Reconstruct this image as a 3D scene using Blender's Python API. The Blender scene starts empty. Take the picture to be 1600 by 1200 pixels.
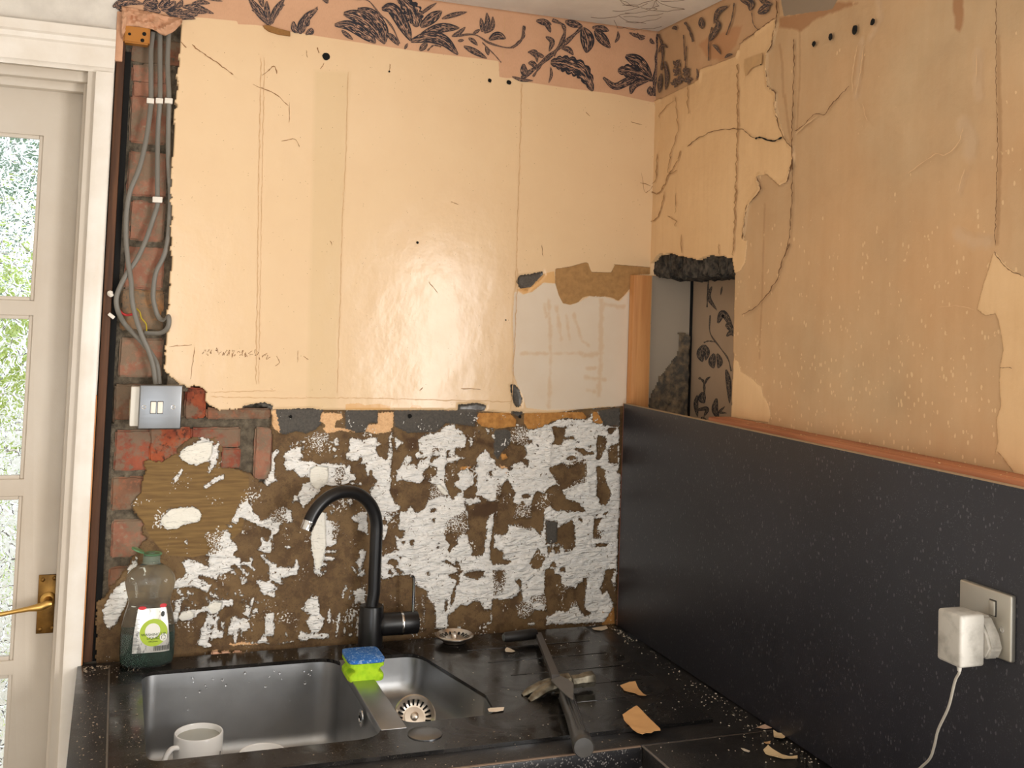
import bpy, bmesh, math, random
import numpy as np
from mathutils import Vector, Matrix, noise

# ---------------------------------------------------------------- scene set-up
sc = bpy.context.scene
COL = sc.collection
# camera: calibrated from the wall, worktop and ceiling lines (frame 1600x1200)
F, PY = 1662.887, 402.705
YAW, PITCH, ROLL = .352, .049, .036
CAM = np.array([-1.270, -2.426, 1.671])
def _rot(yaw, pitch, roll):
    cy, sy, cp, sp = math.cos(yaw), math.sin(yaw), math.cos(pitch), math.sin(pitch)
    f = np.array([sy*cp, cy*cp, sp]); r = np.array([cy, -sy, 0.]); u = np.cross(r, f)
    c, s = math.cos(roll), math.sin(roll)
    return c*r+s*u, -s*r+c*u, f
RT, UP, FW = _rot(YAW, PITCH, ROLL)
cam = bpy.data.objects.new('camera', bpy.data.cameras.new('camera'))
COL.objects.link(cam)
m = Matrix.Identity(4)
for i in range(3):
    m[i][0], m[i][1], m[i][2], m[i][3] = RT[i], UP[i], -FW[i], CAM[i]
cam.matrix_world = m
cam.data.sensor_width = 36; cam.data.lens = F/1600*36
cam.data.shift_y = -(600-PY)/1600
cam.data.clip_start = .02
sc.camera = cam

w = bpy.data.worlds.new('sky'); sc.world = w; w.use_nodes = True
bg = w.node_tree.nodes['Background']
bg.inputs[0].default_value = (.86, .93, 1, 1); bg.inputs[1].default_value = 2.9

def area(name, loc, rot, sx, sy, power, col):
    l = bpy.data.lights.new(name, 'AREA'); l.shape = 'RECTANGLE'; l.size = sx; l.size_y = sy
    l.energy = power; l.color = col
    o = bpy.data.objects.new(name, l); o.location = loc; o.rotation_euler = rot; COL.objects.link(o)
    return o
# daylight entering through the window of the right-hand wall plus an added rear fill
area('window_daylight', (.03, -2.02, 1.42), (0, math.radians(90), 0), .88, .96, 46, (1, .97, .93))
area('rear_fill', (-1.5, -4.26, 1.1), (math.radians(90), 0, 0), 1.3, 1.9, 17, (1, .96, .91))
sc.view_settings.view_transform = 'Standard'; sc.view_settings.look = 'None'
sc.view_settings.exposure = -.14; sc.view_settings.gamma = 1
sc.view_settings.use_curve_mapping = False

# ---------------------------------------------------------------- helpers
def ray(x, y):
    return RT*(x-800)/F - UP*(y-PY)/F + FW
def at(ax, val, x, y):
    """the point of the plane X/Y/Z = val seen at photograph pixel x, y"""
    d = ray(x, y); i = 'XYZ'.index(ax)
    return CAM + d*(val-CAM[i])/d[i]
def srgb(r, g, b, a=1):
    f = lambda c: (c/255/12.92 if c/255 <= .04045 else ((c/255+.055)/1.055)**2.4)
    return (f(r), f(g), f(b), a)
def link(o, parent=None):
    COL.objects.link(o)
    if parent: o.parent = parent
    return o
def tag(o, label=None, cat=None, group=None, kind=None):
    if label: o['label'] = label
    if cat: o['category'] = cat
    if group: o['group'] = group
    if kind: o['kind'] = kind
    return o
def empty(name, loc=(0, 0, 0)):
    o = bpy.data.objects.new(name, None); o.location = loc; o.empty_display_size = .02
    return link(o)
def mesh_obj(name, bm, mat, parent=None, smooth=True, local=None):
    """bm is in world coordinates; when the parent is an Empty at loc the mesh is moved into its frame"""
    off = local if local is not None else (parent_world(parent) if parent else Vector((0, 0, 0)))
    bmesh.ops.translate(bm, verts=bm.verts, vec=-off)
    me = bpy.data.meshes.new(name); bm.to_mesh(me); bm.free()
    if smooth:
        for p in me.polygons: p.use_smooth = True
        try: me.set_sharp_from_angle(angle=math.radians(38))
        except Exception: pass
    for mm in (mat if isinstance(mat, (list, tuple)) else [mat]): me.materials.append(mm)
    return link(bpy.data.objects.new(name, me), parent)
def parent_world(o):
    v = Vector((0, 0, 0))
    while o: v += o.location; o = o.parent
    return v
def add_box(bm, x0, x1, y0, y1, z0, z1, bev=0, seg=2, mi=0):
    r = bmesh.ops.create_cube(bm, size=1)
    vs = r['verts']
    for v in vs:
        v.co = Vector(((x0+x1)/2+v.co.x*(x1-x0), (y0+y1)/2+v.co.y*(y1-y0), (z0+z1)/2+v.co.z*(z1-z0)))
    fs = set(f for v in vs for f in v.link_faces)
    for f in fs: f.material_index = mi
    if bev:
        es = list(set(e for v in vs for e in v.link_edges))
        bmesh.ops.bevel(bm, geom=es, offset=bev, segments=seg, affect='EDGES', profile=.5)
def box(name, x0, x1, y0, y1, z0, z1, mat, parent=None, bev=0, seg=2):
    bm = bmesh.new(); add_box(bm, x0, x1, y0, y1, z0, z1, bev, seg)
    return mesh_obj(name, bm, mat, parent, smooth=bool(bev))
def frame_of(d):
    d = Vector(d).normalized(); a = Vector((0, 0, 1)) if abs(d.z) < .95 else Vector((1, 0, 0))
    x = d.cross(a).normalized(); return x, d.cross(x).normalized()
def add_tube(bm, pts, rad, n=12, caps=True, flat=1.0, up=None, mi=0):
    pts = [Vector(p) for p in pts]
    rr = rad if isinstance(rad, (list, tuple)) else [rad]*len(pts)
    rings = []; px = None
    for i, p in enumerate(pts):
        d = (pts[min(i+1, len(pts)-1)]-pts[max(i-1, 0)]).normalized()
        if px is None:
            px = (Vector(up).cross(d).normalized() if up else frame_of(d)[0])
        px = (px-d*px.dot(d)).normalized(); py = d.cross(px)
        rings.append([bm.verts.new(p+px*math.cos(t)*rr[i]+py*math.sin(t)*rr[i]*flat) for t in [2*math.pi*k/n for k in range(n)]])
    for a, b in zip(rings, rings[1:]):
        for k in range(n):
            bm.faces.new((a[k], a[(k+1) % n], b[(k+1) % n], b[k])).material_index = mi
    if caps:
        bm.faces.new(list(reversed(rings[0]))).material_index = mi; bm.faces.new(rings[-1]).material_index = mi
def add_lathe(bm, c, prof, n=32, axis=(0, 0, 1), sx=1, sy=1, close=False):
    c = Vector(c); ax = Vector(axis).normalized(); x, y = frame_of(ax)
    if abs(ax.z) > .99: x, y = Vector((1, 0, 0)), Vector((0, 1, 0))*(1 if ax.z > 0 else -1)
    rings = []
    for r, z in prof:
        if r < 1e-6: rings.append([bm.verts.new(c+ax*z)])
        else: rings.append([bm.verts.new(c+ax*z+x*math.cos(t)*r*sx+y*math.sin(t)*r*sy) for t in [2*math.pi*k/n for k in range(n)]])
    for a, b in zip(rings, rings[1:]):
        for k in range(n):
            k2 = (k+1) % n
            if len(a) == 1 and len(b) == 1: continue
            if len(a) == 1: bm.faces.new((a[0], b[k2], b[k]))
            elif len(b) == 1: bm.faces.new((a[k], a[k2], b[0]))
            else: bm.faces.new((a[k], a[k2], b[k2], b[k]))
def smooth_line(pts, sub=6):
    P = [np.array(p, float) for p in pts]
    if len(P) < 3: return [P[0]+(P[-1]-P[0])*t for t in np.linspace(0, 1, sub+1)]
    Q = [2*P[0]-P[1]]+P+[2*P[-1]-P[-2]]; out = []
    for i in range(1, len(Q)-2):
        for k in range(sub):
            t = k/sub
            out.append(.5*((2*Q[i])+(-Q[i-1]+Q[i+1])*t+(2*Q[i-1]-5*Q[i]+4*Q[i+1]-Q[i+2])*t*t+(-Q[i-1]+3*Q[i]-3*Q[i+1]+Q[i+2])*t**3))
    out.append(P[-1]); return out
def plate(name, outer, holes, z0, z1, mat, parent=None, bev=0.0, res=1):
    """flat slab with holes from 2D outlines, extruded z0..z1"""
    cu = bpy.data.curves.new(name, 'CURVE'); cu.dimensions = '2D'; cu.fill_mode = 'BOTH'
    for loop in [outer]+holes:
        s = cu.splines.new('POLY'); s.points.add(len(loop)-1); s.use_cyclic_u = True
        for p, q in zip(s.points, loop): p.co = (q[0], q[1], 0, 1)
    cu.extrude = (z1-z0)/2-bev; cu.bevel_depth = bev; cu.bevel_resolution = res; cu.offset = -bev
    t = bpy.data.objects.new('t', cu); COL.objects.link(t)
    me = bpy.data.meshes.new_from_object(t.evaluated_get(bpy.context.evaluated_depsgraph_get()))
    bpy.data.objects.remove(t); bpy.data.curves.remove(cu)
    bm = bmesh.new(); bm.from_mesh(me); bpy.data.meshes.remove(me)
    bmesh.ops.remove_doubles(bm, verts=bm.verts, dist=1e-5)
    bmesh.ops.translate(bm, verts=bm.verts, vec=(0, 0, (z0+z1)/2))
    return mesh_obj(name, bm, mat, parent)
def rrect(x0, x1, y0, y1, r, n=8):
    out = []
    for cx, cy, a in ((x1-r, y1-r, 0), (x0+r, y1-r, 90), (x0+r, y0+r, 180), (x1-r, y0+r, 270)):
        for k in range(n+1):
            t = math.radians(a+90*k/n); out.append((cx+r*math.cos(t), cy+r*math.sin(t)))
    return out
def round_poly(pts, rads, n=8):
    out = []; N = len(pts)
    for i in range(N):
        p = Vector(pts[i]); a = Vector(pts[i-1]); b = Vector(pts[(i+1) % N]); r = rads[i]
        u = (a-p).normalized(); v = (b-p).normalized(); ang = u.angle(v)
        t = r/math.tan(ang/2); s, e = p+u*t, p+v*t
        for k in range(n+1):
            q = k/n; out.append(tuple((1-q)**2*s+2*q*(1-q)*p+q*q*e))
    return out
def text_mesh(txt, size, ext=.0002, align='CENTER', font=None):
    cu = bpy.data.curves.new('t', 'FONT'); cu.body = txt; cu.size = size; cu.extrude = ext; cu.align_x = align; cu.align_y = 'CENTER'
    t = bpy.data.objects.new('t', cu); COL.objects.link(t)
    me = bpy.data.meshes.new_from_object(t.evaluated_get(bpy.context.evaluated_depsgraph_get()))
    bpy.data.objects.remove(t); bpy.data.curves.remove(cu)
    return me

# ---------------------------------------------------------------- materials
class NT:
    def __init__(s, name):
        s.m = bpy.data.materials.new(name); s.m.use_nodes = True
        s.t = s.m.node_tree; s.b = s.t.nodes['Principled BSDF']
        s.pos = s.t.nodes.new('ShaderNodeNewGeometry').outputs['Position']
    def n(s, typ, **k):
        o = s.t.nodes.new(typ)
        for a, v in k.items(): setattr(o, a, v)
        return o
    def put(s, sock, v):
        if isinstance(v, bpy.types.NodeSocket): s.t.links.new(v, sock)
        elif isinstance(v, (tuple, list)) and len(v) == 3 and len(sock.default_value) == 4: sock.default_value = (*v, 1)
        else: sock.default_value = v
    def mul(s, v, sc_):
        o = s.n('ShaderNodeVectorMath', operation='MULTIPLY'); s.put(o.inputs[0], v); s.put(o.inputs[1], sc_); return o.outputs[0]
    def noise(s, scale=1, detail=3, vec=None, st=(1, 1, 1), rough=.55, dist=0):
        o = s.n('ShaderNodeTexNoise'); s.put(o.inputs['Vector'], s.mul(vec or s.pos, st))
        o.inputs['Scale'].default_value = scale; o.inputs['Detail'].default_value = detail
        o.inputs['Roughness'].default_value = rough; o.inputs['Distortion'].default_value = dist
        return o.outputs[0]
    def voro(s, scale, vec=None, st=(1, 1, 1), feat='F1', out=0):
        o = s.n('ShaderNodeTexVoronoi', feature=feat); s.put(o.inputs['Vector'], s.mul(vec or s.pos, st)); o.inputs['Scale'].default_value = scale
        return o.outputs[out]
    def attr(s, name, out='Fac'):
        return s.n('ShaderNodeAttribute', attribute_name=name).outputs[out]
    def m_(s, op, a, b=0, c=0):
        o = s.n('ShaderNodeMath', operation=op); s.put(o.inputs[0], a); s.put(o.inputs[1], b)
        if op == 'MULTIPLY_ADD': s.put(o.inputs[2], c)
        return o.outputs[0]
    def step(s, x, wd, lo=0):
        o = s.n('ShaderNodeMapRange'); s.put(o.inputs[0], x); o.inputs[1].default_value = lo-wd/2; o.inputs[2].default_value = lo+wd/2
        return o.outputs[0]
    def mask(s, name, nz=None, amp=.006, wd=.0012):
        """signed distance attribute roughened by noise -> 0..1"""
        a = s.attr(name)
        if nz is not None: a = s.m_('ADD', a, s.m_('MULTIPLY', s.m_('SUBTRACT', nz, .5), amp))
        return s.step(a, wd)
    def mix(s, f, a, b):
        o = s.n('ShaderNodeMix', data_type='RGBA'); s.put(o.inputs[0], f); s.put(o.inputs[6], a); s.put(o.inputs[7], b); return o.outputs[2]
    def mixf(s, f, a, b):
        o = s.n('ShaderNodeMix', data_type='FLOAT'); s.put(o.inputs[0], f); s.put(o.inputs[2], a); s.put(o.inputs[3], b); return o.outputs[0]
    def bump(s, h, dist=.002, stren=1, norm=None):
        o = s.n('ShaderNodeBump'); s.put(o.inputs['Height'], h); o.inputs['Distance'].default_value = dist; o.inputs['Strength'].default_value = stren
        if norm is not None: s.put(o.inputs['Normal'], norm)
        return o.outputs[0]
    def out(s, col=None, rough=None, metal=None, normal=None, **k):
        for nm, v in (('Base Color', col), ('Roughness', rough), ('Metallic', metal), ('Normal', normal)):
            if v is not None: s.put(s.b.inputs[nm], v)
        for nm, v in k.items(): s.put(s.b.inputs[nm.replace('_', ' ')], v)
        return s.m
def simple(name, c, rough=.5, metal=0, var=.0, vs=30, bump=0, bs=200, **k):
    s = NT(name); col = srgb(*c)
    if var:
        d = tuple(x*(1-var) for x in col[:3])+(1,)
        col = s.mix(s.noise(vs, 4), col, d)
    nm = s.bump(s.noise(bs, 3), bump) if bump else None
    return s.out(col, rough, metal, nm, **k)

M = {}
M['white_gloss'] = (lambda s: s.out(s.mix(s.step(s.noise(9, 5), .5, .62), srgb(243, 236, 226), srgb(222, 208, 190)), .35, 0, s.bump(s.noise(60, 4), .0006)))(NT('white_gloss_paint'))
M['door_paint'] = (lambda s: s.out(s.mix(s.step(s.noise(2.2, 5), .5, .52), srgb(214, 205, 192), srgb(190, 174, 154)), .4, 0, s.bump(s.noise(40, 4), .0006)))(NT('aged_door_paint'))
M['wall_white'] = (lambda s: s.out(s.mix(s.step(s.noise(14, 6), .4, .6), srgb(226, 219, 208), srgb(196, 188, 178)), .7, 0, s.bump(s.noise(90, 4), .001)))(NT('chalky_white_wall'))
M['ceiling'] = (lambda s: s.out(s.mix(s.step(s.noise(5, 7), .4, .58), srgb(238, 232, 224), srgb(214, 204, 194)), .8, 0, s.bump(s.noise(50, 4), .001)))(NT('stained_ceiling'))
M['room'] = simple('room_paint', (236, 230, 220), .7, var=.06)
M['floor'] = simple('floor_tiles', (196, 186, 172), .5, var=.2, vs=4)
M['steel'] = (lambda s: s.out(srgb(136, 138, 141), s.mixf(s.noise(300, 2, st=(.03, .03, 1)), .30, .42), 1, s.bump(s.noise(500, 2, st=(.02, .02, 1)), .00006)))(NT('brushed_steel'))
M['bowl_steel'] = (lambda s: s.out(s.mix(s.step(s.noise(8, 6), .5, .5), srgb(178, 179, 181), srgb(156, 157, 158)), s.mixf(s.noise(14, 4), .30, .46), 1, s.bump(s.noise(40, 3), .0002)))(NT('sink_steel'))
M['chrome'] = simple('chrome', (215, 215, 215), .12, 1)
M['black_tap'] = simple('matt_black', (22, 21, 22), .34)
M['black_plastic'] = simple('black_rubber', (34, 32, 31), .5, bump=.0002)
M['plastic_white'] = simple('white_plastic', (236, 230, 218), .35, var=.06)
M['ceramic'] = simple('white_glazed_ceramic', (245, 243, 240), .12)
M['brass'] = (lambda s: s.out(s.mix(s.step(s.noise(28, 6), .4, .52), srgb(140, 104, 54), srgb(70, 50, 28)), s.mixf(s.noise(25, 4), .25, .5), 1))(NT('tarnished_brass'))
M['brass_bright'] = simple('brass', (200, 160, 92), .3, 1)
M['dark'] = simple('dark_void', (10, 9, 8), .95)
M['ink'] = simple('black_ink', (26, 26, 30), .6)
def wood(name, a, b, rough=.6, scale=1, axis=2):
    s = NT(name); st = [60, 60, 60]; st[axis] = 3
    g = s.noise(scale, 4, st=tuple(st), dist=.6)
    return s.out(s.mix(s.step(g, .35, .5), srgb(*a), srgb(*b)), rough, 0, s.bump(g, .0004))
M['pine'] = wood('pine', (214, 154, 96), (188, 122, 68))
M['ledge'] = wood('ledge_timber', (186, 122, 84), (150, 90, 58), axis=1)
M['old_wood'] = wood('old_brown_timber', (104, 66, 38), (58, 34, 20), .7)
M['block'] = simple('varnished_block', (190, 122, 40), .35, var=.25, vs=12)
# ---------------------------------------------------------------- layered wall surfaces
def vnoise(u, v, scale, octv=4, seed=1):
    rs = np.random.RandomState(seed); T = rs.rand(256, 256); out = 0; amp = 1; tot = 0
    for o in range(octv):
        x, y = u*scale, v*scale; xi, yi = np.floor(x).astype(int), np.floor(y).astype(int)
        fx, fy = x-xi, y-yi; fx = fx*fx*(3-2*fx); fy = fy*fy*(3-2*fy)
        g = lambda a, b: T[(xi+a+o*17) % 256, (yi+b+o*31) % 256]
        out = out+amp*(g(0, 0)*(1-fx)*(1-fy)+g(1, 0)*fx*(1-fy)+g(0, 1)*(1-fx)*fy+g(1, 1)*fx*fy)
        tot += amp; amp *= .5; scale *= 2
    return out/tot
def poly_sdf(U, V, poly, lim=.02):
    P = np.array(poly, float); out = np.full(U.shape, -lim)
    lo, hi = P.min(0)-lim, P.max(0)+lim
    s = (U > lo[0]) & (U < hi[0]) & (V > lo[1]) & (V < hi[1])
    u, v = U[s], V[s]; d = np.full(u.shape, lim*lim); ins = np.zeros(u.shape, bool)
    for i in range(len(P)):
        a, b = P[i-1], P[i]; e = b-a; L = e@e+1e-12
        t = np.clip(((u-a[0])*e[0]+(v-a[1])*e[1])/L, 0, 1)
        d = np.minimum(d, (u-a[0]-t*e[0])**2+(v-a[1]-t*e[1])**2)
        c = (a[1] > v) != (b[1] > v)
        if abs(e[1]) > 1e-12: ins ^= c & (u < e[0]*(v-a[1])/e[1]+a[0])
    d = np.sqrt(d); out[s] = np.where(ins, d, -d); return out
def line_sdf(U, V, line, r, lim=.02):
    P = np.array(line, float); out = np.full(U.shape, -lim)
    lo, hi = P.min(0)-lim-r, P.max(0)+lim+r
    s = (U > lo[0]) & (U < hi[0]) & (V > lo[1]) & (V < hi[1])
    u, v = U[s], V[s]; d = np.full(u.shape, 1.)
    for a, b in zip(P, P[1:]):
        e = b-a; L = e@e+1e-12; t = np.clip(((u-a[0])*e[0]+(v-a[1])*e[1])/L, 0, 1)
        d = np.minimum(d, (u-a[0]-t*e[0])**2+(v-a[1]-t*e[1])**2)
    out[s] = np.maximum(r-np.sqrt(d), -lim); return out
class Wall:
    """a wall plane: u along it, v up; h is height out of the wall into the room"""
    def __init__(s, ax, val): s.ax, s.val = ax, val
    def uv(s, x, y):
        p = at(s.ax, s.val, x, y); return (p[0], p[2]) if s.ax == 'Y' else (-p[1], p[2])
    def pos(s, u, v, h=0):
        return (u, s.val-h, v) if s.ax == 'Y' else (s.val-h, -u, v)
    def poly(s, pts): return [s.uv(*p) for p in pts]
def C(txt, ox, oy, sc_):
    """outlines noted as 'x,y x,y; x,y ...' in an enlarged view of the photograph whose corner is ox, oy"""
    return [[(ox+float(a)/sc_, oy+float(b)/sc_) for a, b in (q.split(',') for q in part.split())] for part in txt.split(';') if part.strip()]

def union(U, V, wall, polys, lim=.02):
    out = np.full(U.shape, -lim)
    for p in polys: out = np.maximum(out, poly_sdf(U, V, wall.poly(p), lim))
    return out
def strokes(U, V, wall, lines, lim=.02):
    out = np.full(U.shape, -lim)
    for ln, r in lines: out = np.maximum(out, line_sdf(U, V, [wall.uv(*p) for p in ln], r, lim))
    return out
def field_objects(wall, us, vs, H, attrs, region, mats, skirt, parent):
    """splits the layered surface into one mesh per region id; open borders get an edge skirt"""
    nu, nv = len(us), len(vs); U, V = np.meshgrid(us, vs, indexing='ij')
    idx = np.arange(nu*nv).reshape(nu, nv); done = {}
    cell = region
    for rid, (name, mat) in mats.items():
        sel = cell == rid
        if not sel.any(): continue
        I, J = np.nonzero(sel)
        q = np.stack([idx[I, J], idx[I+1, J], idx[I+1, J+1], idx[I, J+1]], 1)
        pad = np.full((nu+1, nv+1), -1); pad[1:-1, 1:-1] = cell[:, :]
        sk = []
        for di, dj, (a, b) in ((-1, 0, ((0, 1), (0, 0))), (1, 0, ((1, 0), (1, 1))), (0, -1, ((0, 0), (1, 0))), (0, 1, ((1, 1), (0, 1)))):
            nb = pad[I+1+di, J+1+dj] == -1
            for i, j in zip(I[nb], J[nb]): sk.append((idx[i+a[0], j+a[1]], idx[i+b[0], j+b[1]]))
        used, inv = np.unique(q, return_inverse=True); q = inv.reshape(-1, 4)
        u, v, h = U.ravel()[used], V.ravel()[used], H.ravel()[used]
        co = np.stack(wall.pos(u, v, h), 1) if wall.ax == 'X' else np.stack((u, wall.val-h, v), 1)
        if wall.ax == 'X': co = np.stack((wall.val-h, -u, v), 1)
        mp = {int(k): n for n, k in enumerate(used)}
        ex_src, ex_map = [], {}
        quads = q.tolist(); n0 = len(used)
        for a, b in sk:
            for k in (a, b):
                if k not in ex_map: ex_map[k] = n0+len(ex_src); ex_src.append(mp[int(k)])
            quads.append([mp[int(b)], mp[int(a)], ex_map[a], ex_map[b]])
        if ex_src:
            e = co[ex_src].copy()
            if wall.ax == 'Y': e[:, 1] = wall.val+skirt
            else: e[:, 0] = wall.val+skirt
            co = np.concatenate([co, e])
        me = bpy.data.meshes.new(name)
        me.from_pydata(co.tolist(), [], quads); me.update()
        me.polygons.foreach_set('use_smooth', [True]*len(me.polygons))
        for an, arr in attrs.items():
            at_ = me.attributes.new(an, 'FLOAT', 'POINT'); vals = arr.ravel()[used]
            if ex_src: vals = np.concatenate([vals, vals[ex_src]])
            at_.data.foreach_set('value', vals.astype(np.float32))
        me.materials.append(mat)
        done[rid] = link(bpy.data.objects.new(name, me), parent)
    return done

# ---- back wall: what is where (outlines followed on the wall plane Y = 0)
WB = Wall('Y', 0.0)
PAPER_EDGE = [(150, -60), (150, 15), (190, 10), (240, 20), (283, 33), (305, 27), (330, 29), (370, 33), (372, 38), (400, 39), (450, 49), (525, 61), (650, 80), (775, 95), (779, 96), (780, 120), (790, 122), (800, 122), (815, 127), (875, 136), (960, 147), (1020, 160), (1060, 150), (1060, -60)]
CREAM_LEFT = [(284, 34), (283, 60), (281, 90), (277, 140), (274, 180), (272, 235), (268, 250), (268, 330), (268, 400), (266, 440), (262, 480), (262, 500), (262, 520), (258, 545), (256, 575), (262, 583), (272, 592), (280, 602), (297, 607), (303, 604), (318, 605), (322, 612), (322, 630), (333, 636), (345, 640), (380, 640), (400, 632), (425, 640)]
LOW_TOP = [(425, 640), (540, 641), (700, 641), (762, 643), (800, 646), (870, 645), (905, 640), (930, 638), (985, 634)]
LOW_LEFT = [(985, 1000), (150, 1060), (150, 945), (166, 930), (200, 886), (215, 860), (230, 841), (221, 835), (225, 820), (212, 805), (205, 790), (222, 765), (221, 752), (227, 735), (225, 720), (254, 721), (276, 708), (283, 695), (300, 684), (340, 684), (347, 700), (345, 730), (375, 736), (392, 742), (398, 750), (412, 758), (425, 735), (431, 700), (425, 668)]
KEEP_CREAM = [(165, -60), (165, 14)]+PAPER_EDGE[2:4]+CREAM_LEFT+[(425, 700), (985, 700), (1060, 700), (1060, -60)]
KEEP_LOW = LOW_TOP+LOW_LEFT

WHITE = []
WHITE += C('''810,280 880,160 940,50 1010,25 1060,70 1080,160 1160,210 1180,270 1250,265 1310,230 1340,140 1400,140 1460,100 1540,130 1570,230 1600,280 1590,290 1450,300 1420,340 1415,400 1370,440 1340,450 1330,520 1290,490 1290,470 1320,440 1290,380 1220,350 1100,310 1040,270 960,240 910,240 900,290 870,310 820,300;
750,330 790,315 835,340 820,370 780,350;
495,450 540,390 545,440 700,400 730,385 815,440 800,500 870,560 885,640 840,700 930,760 940,800 1040,790 1040,730 1075,740 1085,800 1060,820 1115,890 1090,900 1000,830 920,830 940,870 1035,930 1020,975 990,970 940,890 850,830 810,840 810,880 880,935 860,950 800,925 720,940 660,950 635,1010 600,1010 560,990 420,960 400,985 560,1080 540,1110 515,1165 450,1140 330,1100 200,1110 140,1130 60,1135 70,1090 150,1000 230,980 240,900 200,800 230,760 330,770 530,850 540,800 490,765 535,770 540,710 490,700 540,690 530,600 500,520;
915,980 960,980 1010,1030 990,1070 940,1060 930,1010;
1185,490 1240,520 1345,545 1335,660 1240,670 1160,640 1160,610 1195,570;
1170,715 1200,705 1250,750 1340,800 1380,810 1400,850 1480,860 1600,870 1600,960 1500,980 1420,990 1460,1060 1400,1060 1310,1010 1330,1060 1400,1140 1350,1130 1310,1150 1370,1200 1220,1200 1180,1120 1120,1030 1170,1050 1300,1020 1290,920 1330,880 1270,800;
660,480 710,490 690,520; 240,500 262,505 262,575 240,545; 655,590 690,630 650,640''', 260, 780, 8)
WHITE += C('''80,330 180,310 190,260 130,200 170,190 210,260 250,290 290,260 255,220 270,190 340,230 290,250 290,310 400,370 390,400 350,380 310,340 200,300 190,400 150,480 140,600 100,580 90,460 110,400;
145,520 200,450 300,430 400,420 520,375 540,350 600,320 700,310 820,300 835,340 820,380 740,385 680,430 640,470 580,480 510,440 420,460 370,510 300,560 200,575 150,545;
540,220 590,230 710,300 640,280 560,260; 490,280 520,285 545,330 520,330; 240,390 300,385 300,410 245,412;
490,560 520,480 620,480 600,540 650,530 640,600 640,700 700,680 690,600 720,600 730,720 700,770 620,790 540,830 580,890 480,905 390,870 430,760 450,650;
780,640 840,520 880,510 930,545 980,530 1050,600 1060,640 1000,680 960,700 940,780 925,650 900,660 880,800 870,850 840,840 850,740 770,750;
960,480 1000,430 990,330 1005,320 1010,380 1050,420 1060,310 1100,285 1080,380 1050,440 1060,520 1020,530;
1270,470 1300,460 1370,480 1340,540 1350,640 1345,770 1260,760 1300,850 1180,850 1060,850 1000,835 1130,840 1190,790 1230,720 1230,540;
730,190 770,220 755,240; 850,210 885,230 870,245; 910,235 960,255 940,270; 1120,320 1190,350 1150,350; 1240,390 1290,430 1250,420; 1210,310 1250,300 1230,330; 1060,660 1085,690 1070,700; 600,160 640,170 620,190; 945,310 960,310 955,350; 1500,730 1530,770 1505,770; 1080,420 1150,400 1150,450 1090,480''', 260, 900, 8)
WHITE += C('''100,740 130,690 110,570 190,400 260,345 290,360 230,450 245,540 240,660 260,740 180,760 150,800;
365,380 440,340 600,300 640,320 545,370 590,400 590,440 540,450 560,490 720,480 790,530 880,515 1110,530 1130,570 1180,530 1190,640 1260,680 1250,720 1180,750 1310,760 1340,790 1160,770 1010,790 900,790 870,780 780,850 690,810 670,700 600,690 540,680 460,600 410,610 340,510 380,470 350,440;
515,255 560,235 620,240 610,260 560,268; 910,235 960,245 1010,190 1045,240 1030,285 990,290 960,260; 890,350 970,320 1020,340 1000,370 940,340; 960,430 1000,405 1020,430 980,455;
1185,190 1280,205 1340,245 1390,205 1460,185 1520,200 1500,240 1580,260 1570,290 1490,290 1450,350 1490,400 1550,450 1600,470 1600,830 1500,830 1430,860 1540,730 1480,690 1450,560 1400,700 1370,520 1290,520 1370,440 1300,430 1270,490 1200,490 1120,450 1130,390 1180,380 1170,290;
520,910 590,780 680,740 760,830 820,850 640,1020 600,1090 560,1020 540,950; 470,910 520,920 520,970 470,1005;
230,1090 350,1060 440,1110 450,1200 430,1240 200,1240 170,1200 220,1120;
1150,950 1210,970 1220,1030 1180,1050 1150,1000; 930,1050 960,1020 985,1060; 930,1110 990,1110 950,1150; 50,810 75,840 65,870; 415,290 440,295 420,310''', 400, 660, 8)
WHITE += C('''480,160 500,60 560,0 600,10 620,80 700,80 720,150 700,210 690,280 600,300 590,330 715,325 700,345 590,360 590,390 680,385 670,415 580,420 580,440 610,445 600,465 560,468 550,500 575,540 545,560 510,520 500,450 480,330 465,230;
380,830 430,815 415,790 480,710 530,730 550,870 580,910 575,990 540,1040 480,1030 440,960 430,940 480,890 440,860;
360,1080 380,1020 480,1050 560,1040 630,1045 620,1080 560,1085 450,1080 440,1105 380,1105;
820,460 850,530 880,560 935,540 930,480 905,500 910,440 935,400 940,340 910,325 880,350 890,400 850,410 880,460 880,520 860,530 850,500;
770,620 785,650 760,690 745,740 735,740 745,680; 800,670 820,665 815,740 790,750; 825,680 930,640 930,790 880,770 835,805 850,740;
350,410 365,470 345,540 250,555 190,580 235,610 210,620 150,600 150,510 110,520 130,480 40,380 60,370 150,460 210,490 330,480 335,410;
0,590 130,590 190,660 160,670 130,640 170,720 150,740 60,690 30,640; 820,50 900,0 950,0 960,200 900,170 870,150 880,100 830,80; 585,500 600,510 585,518; 260,300 300,295 300,310 270,318; 860,900 880,900 880,1075 855,1070; 255,1040 275,1060 258,1062''', 400, 800, 5.455)
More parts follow.
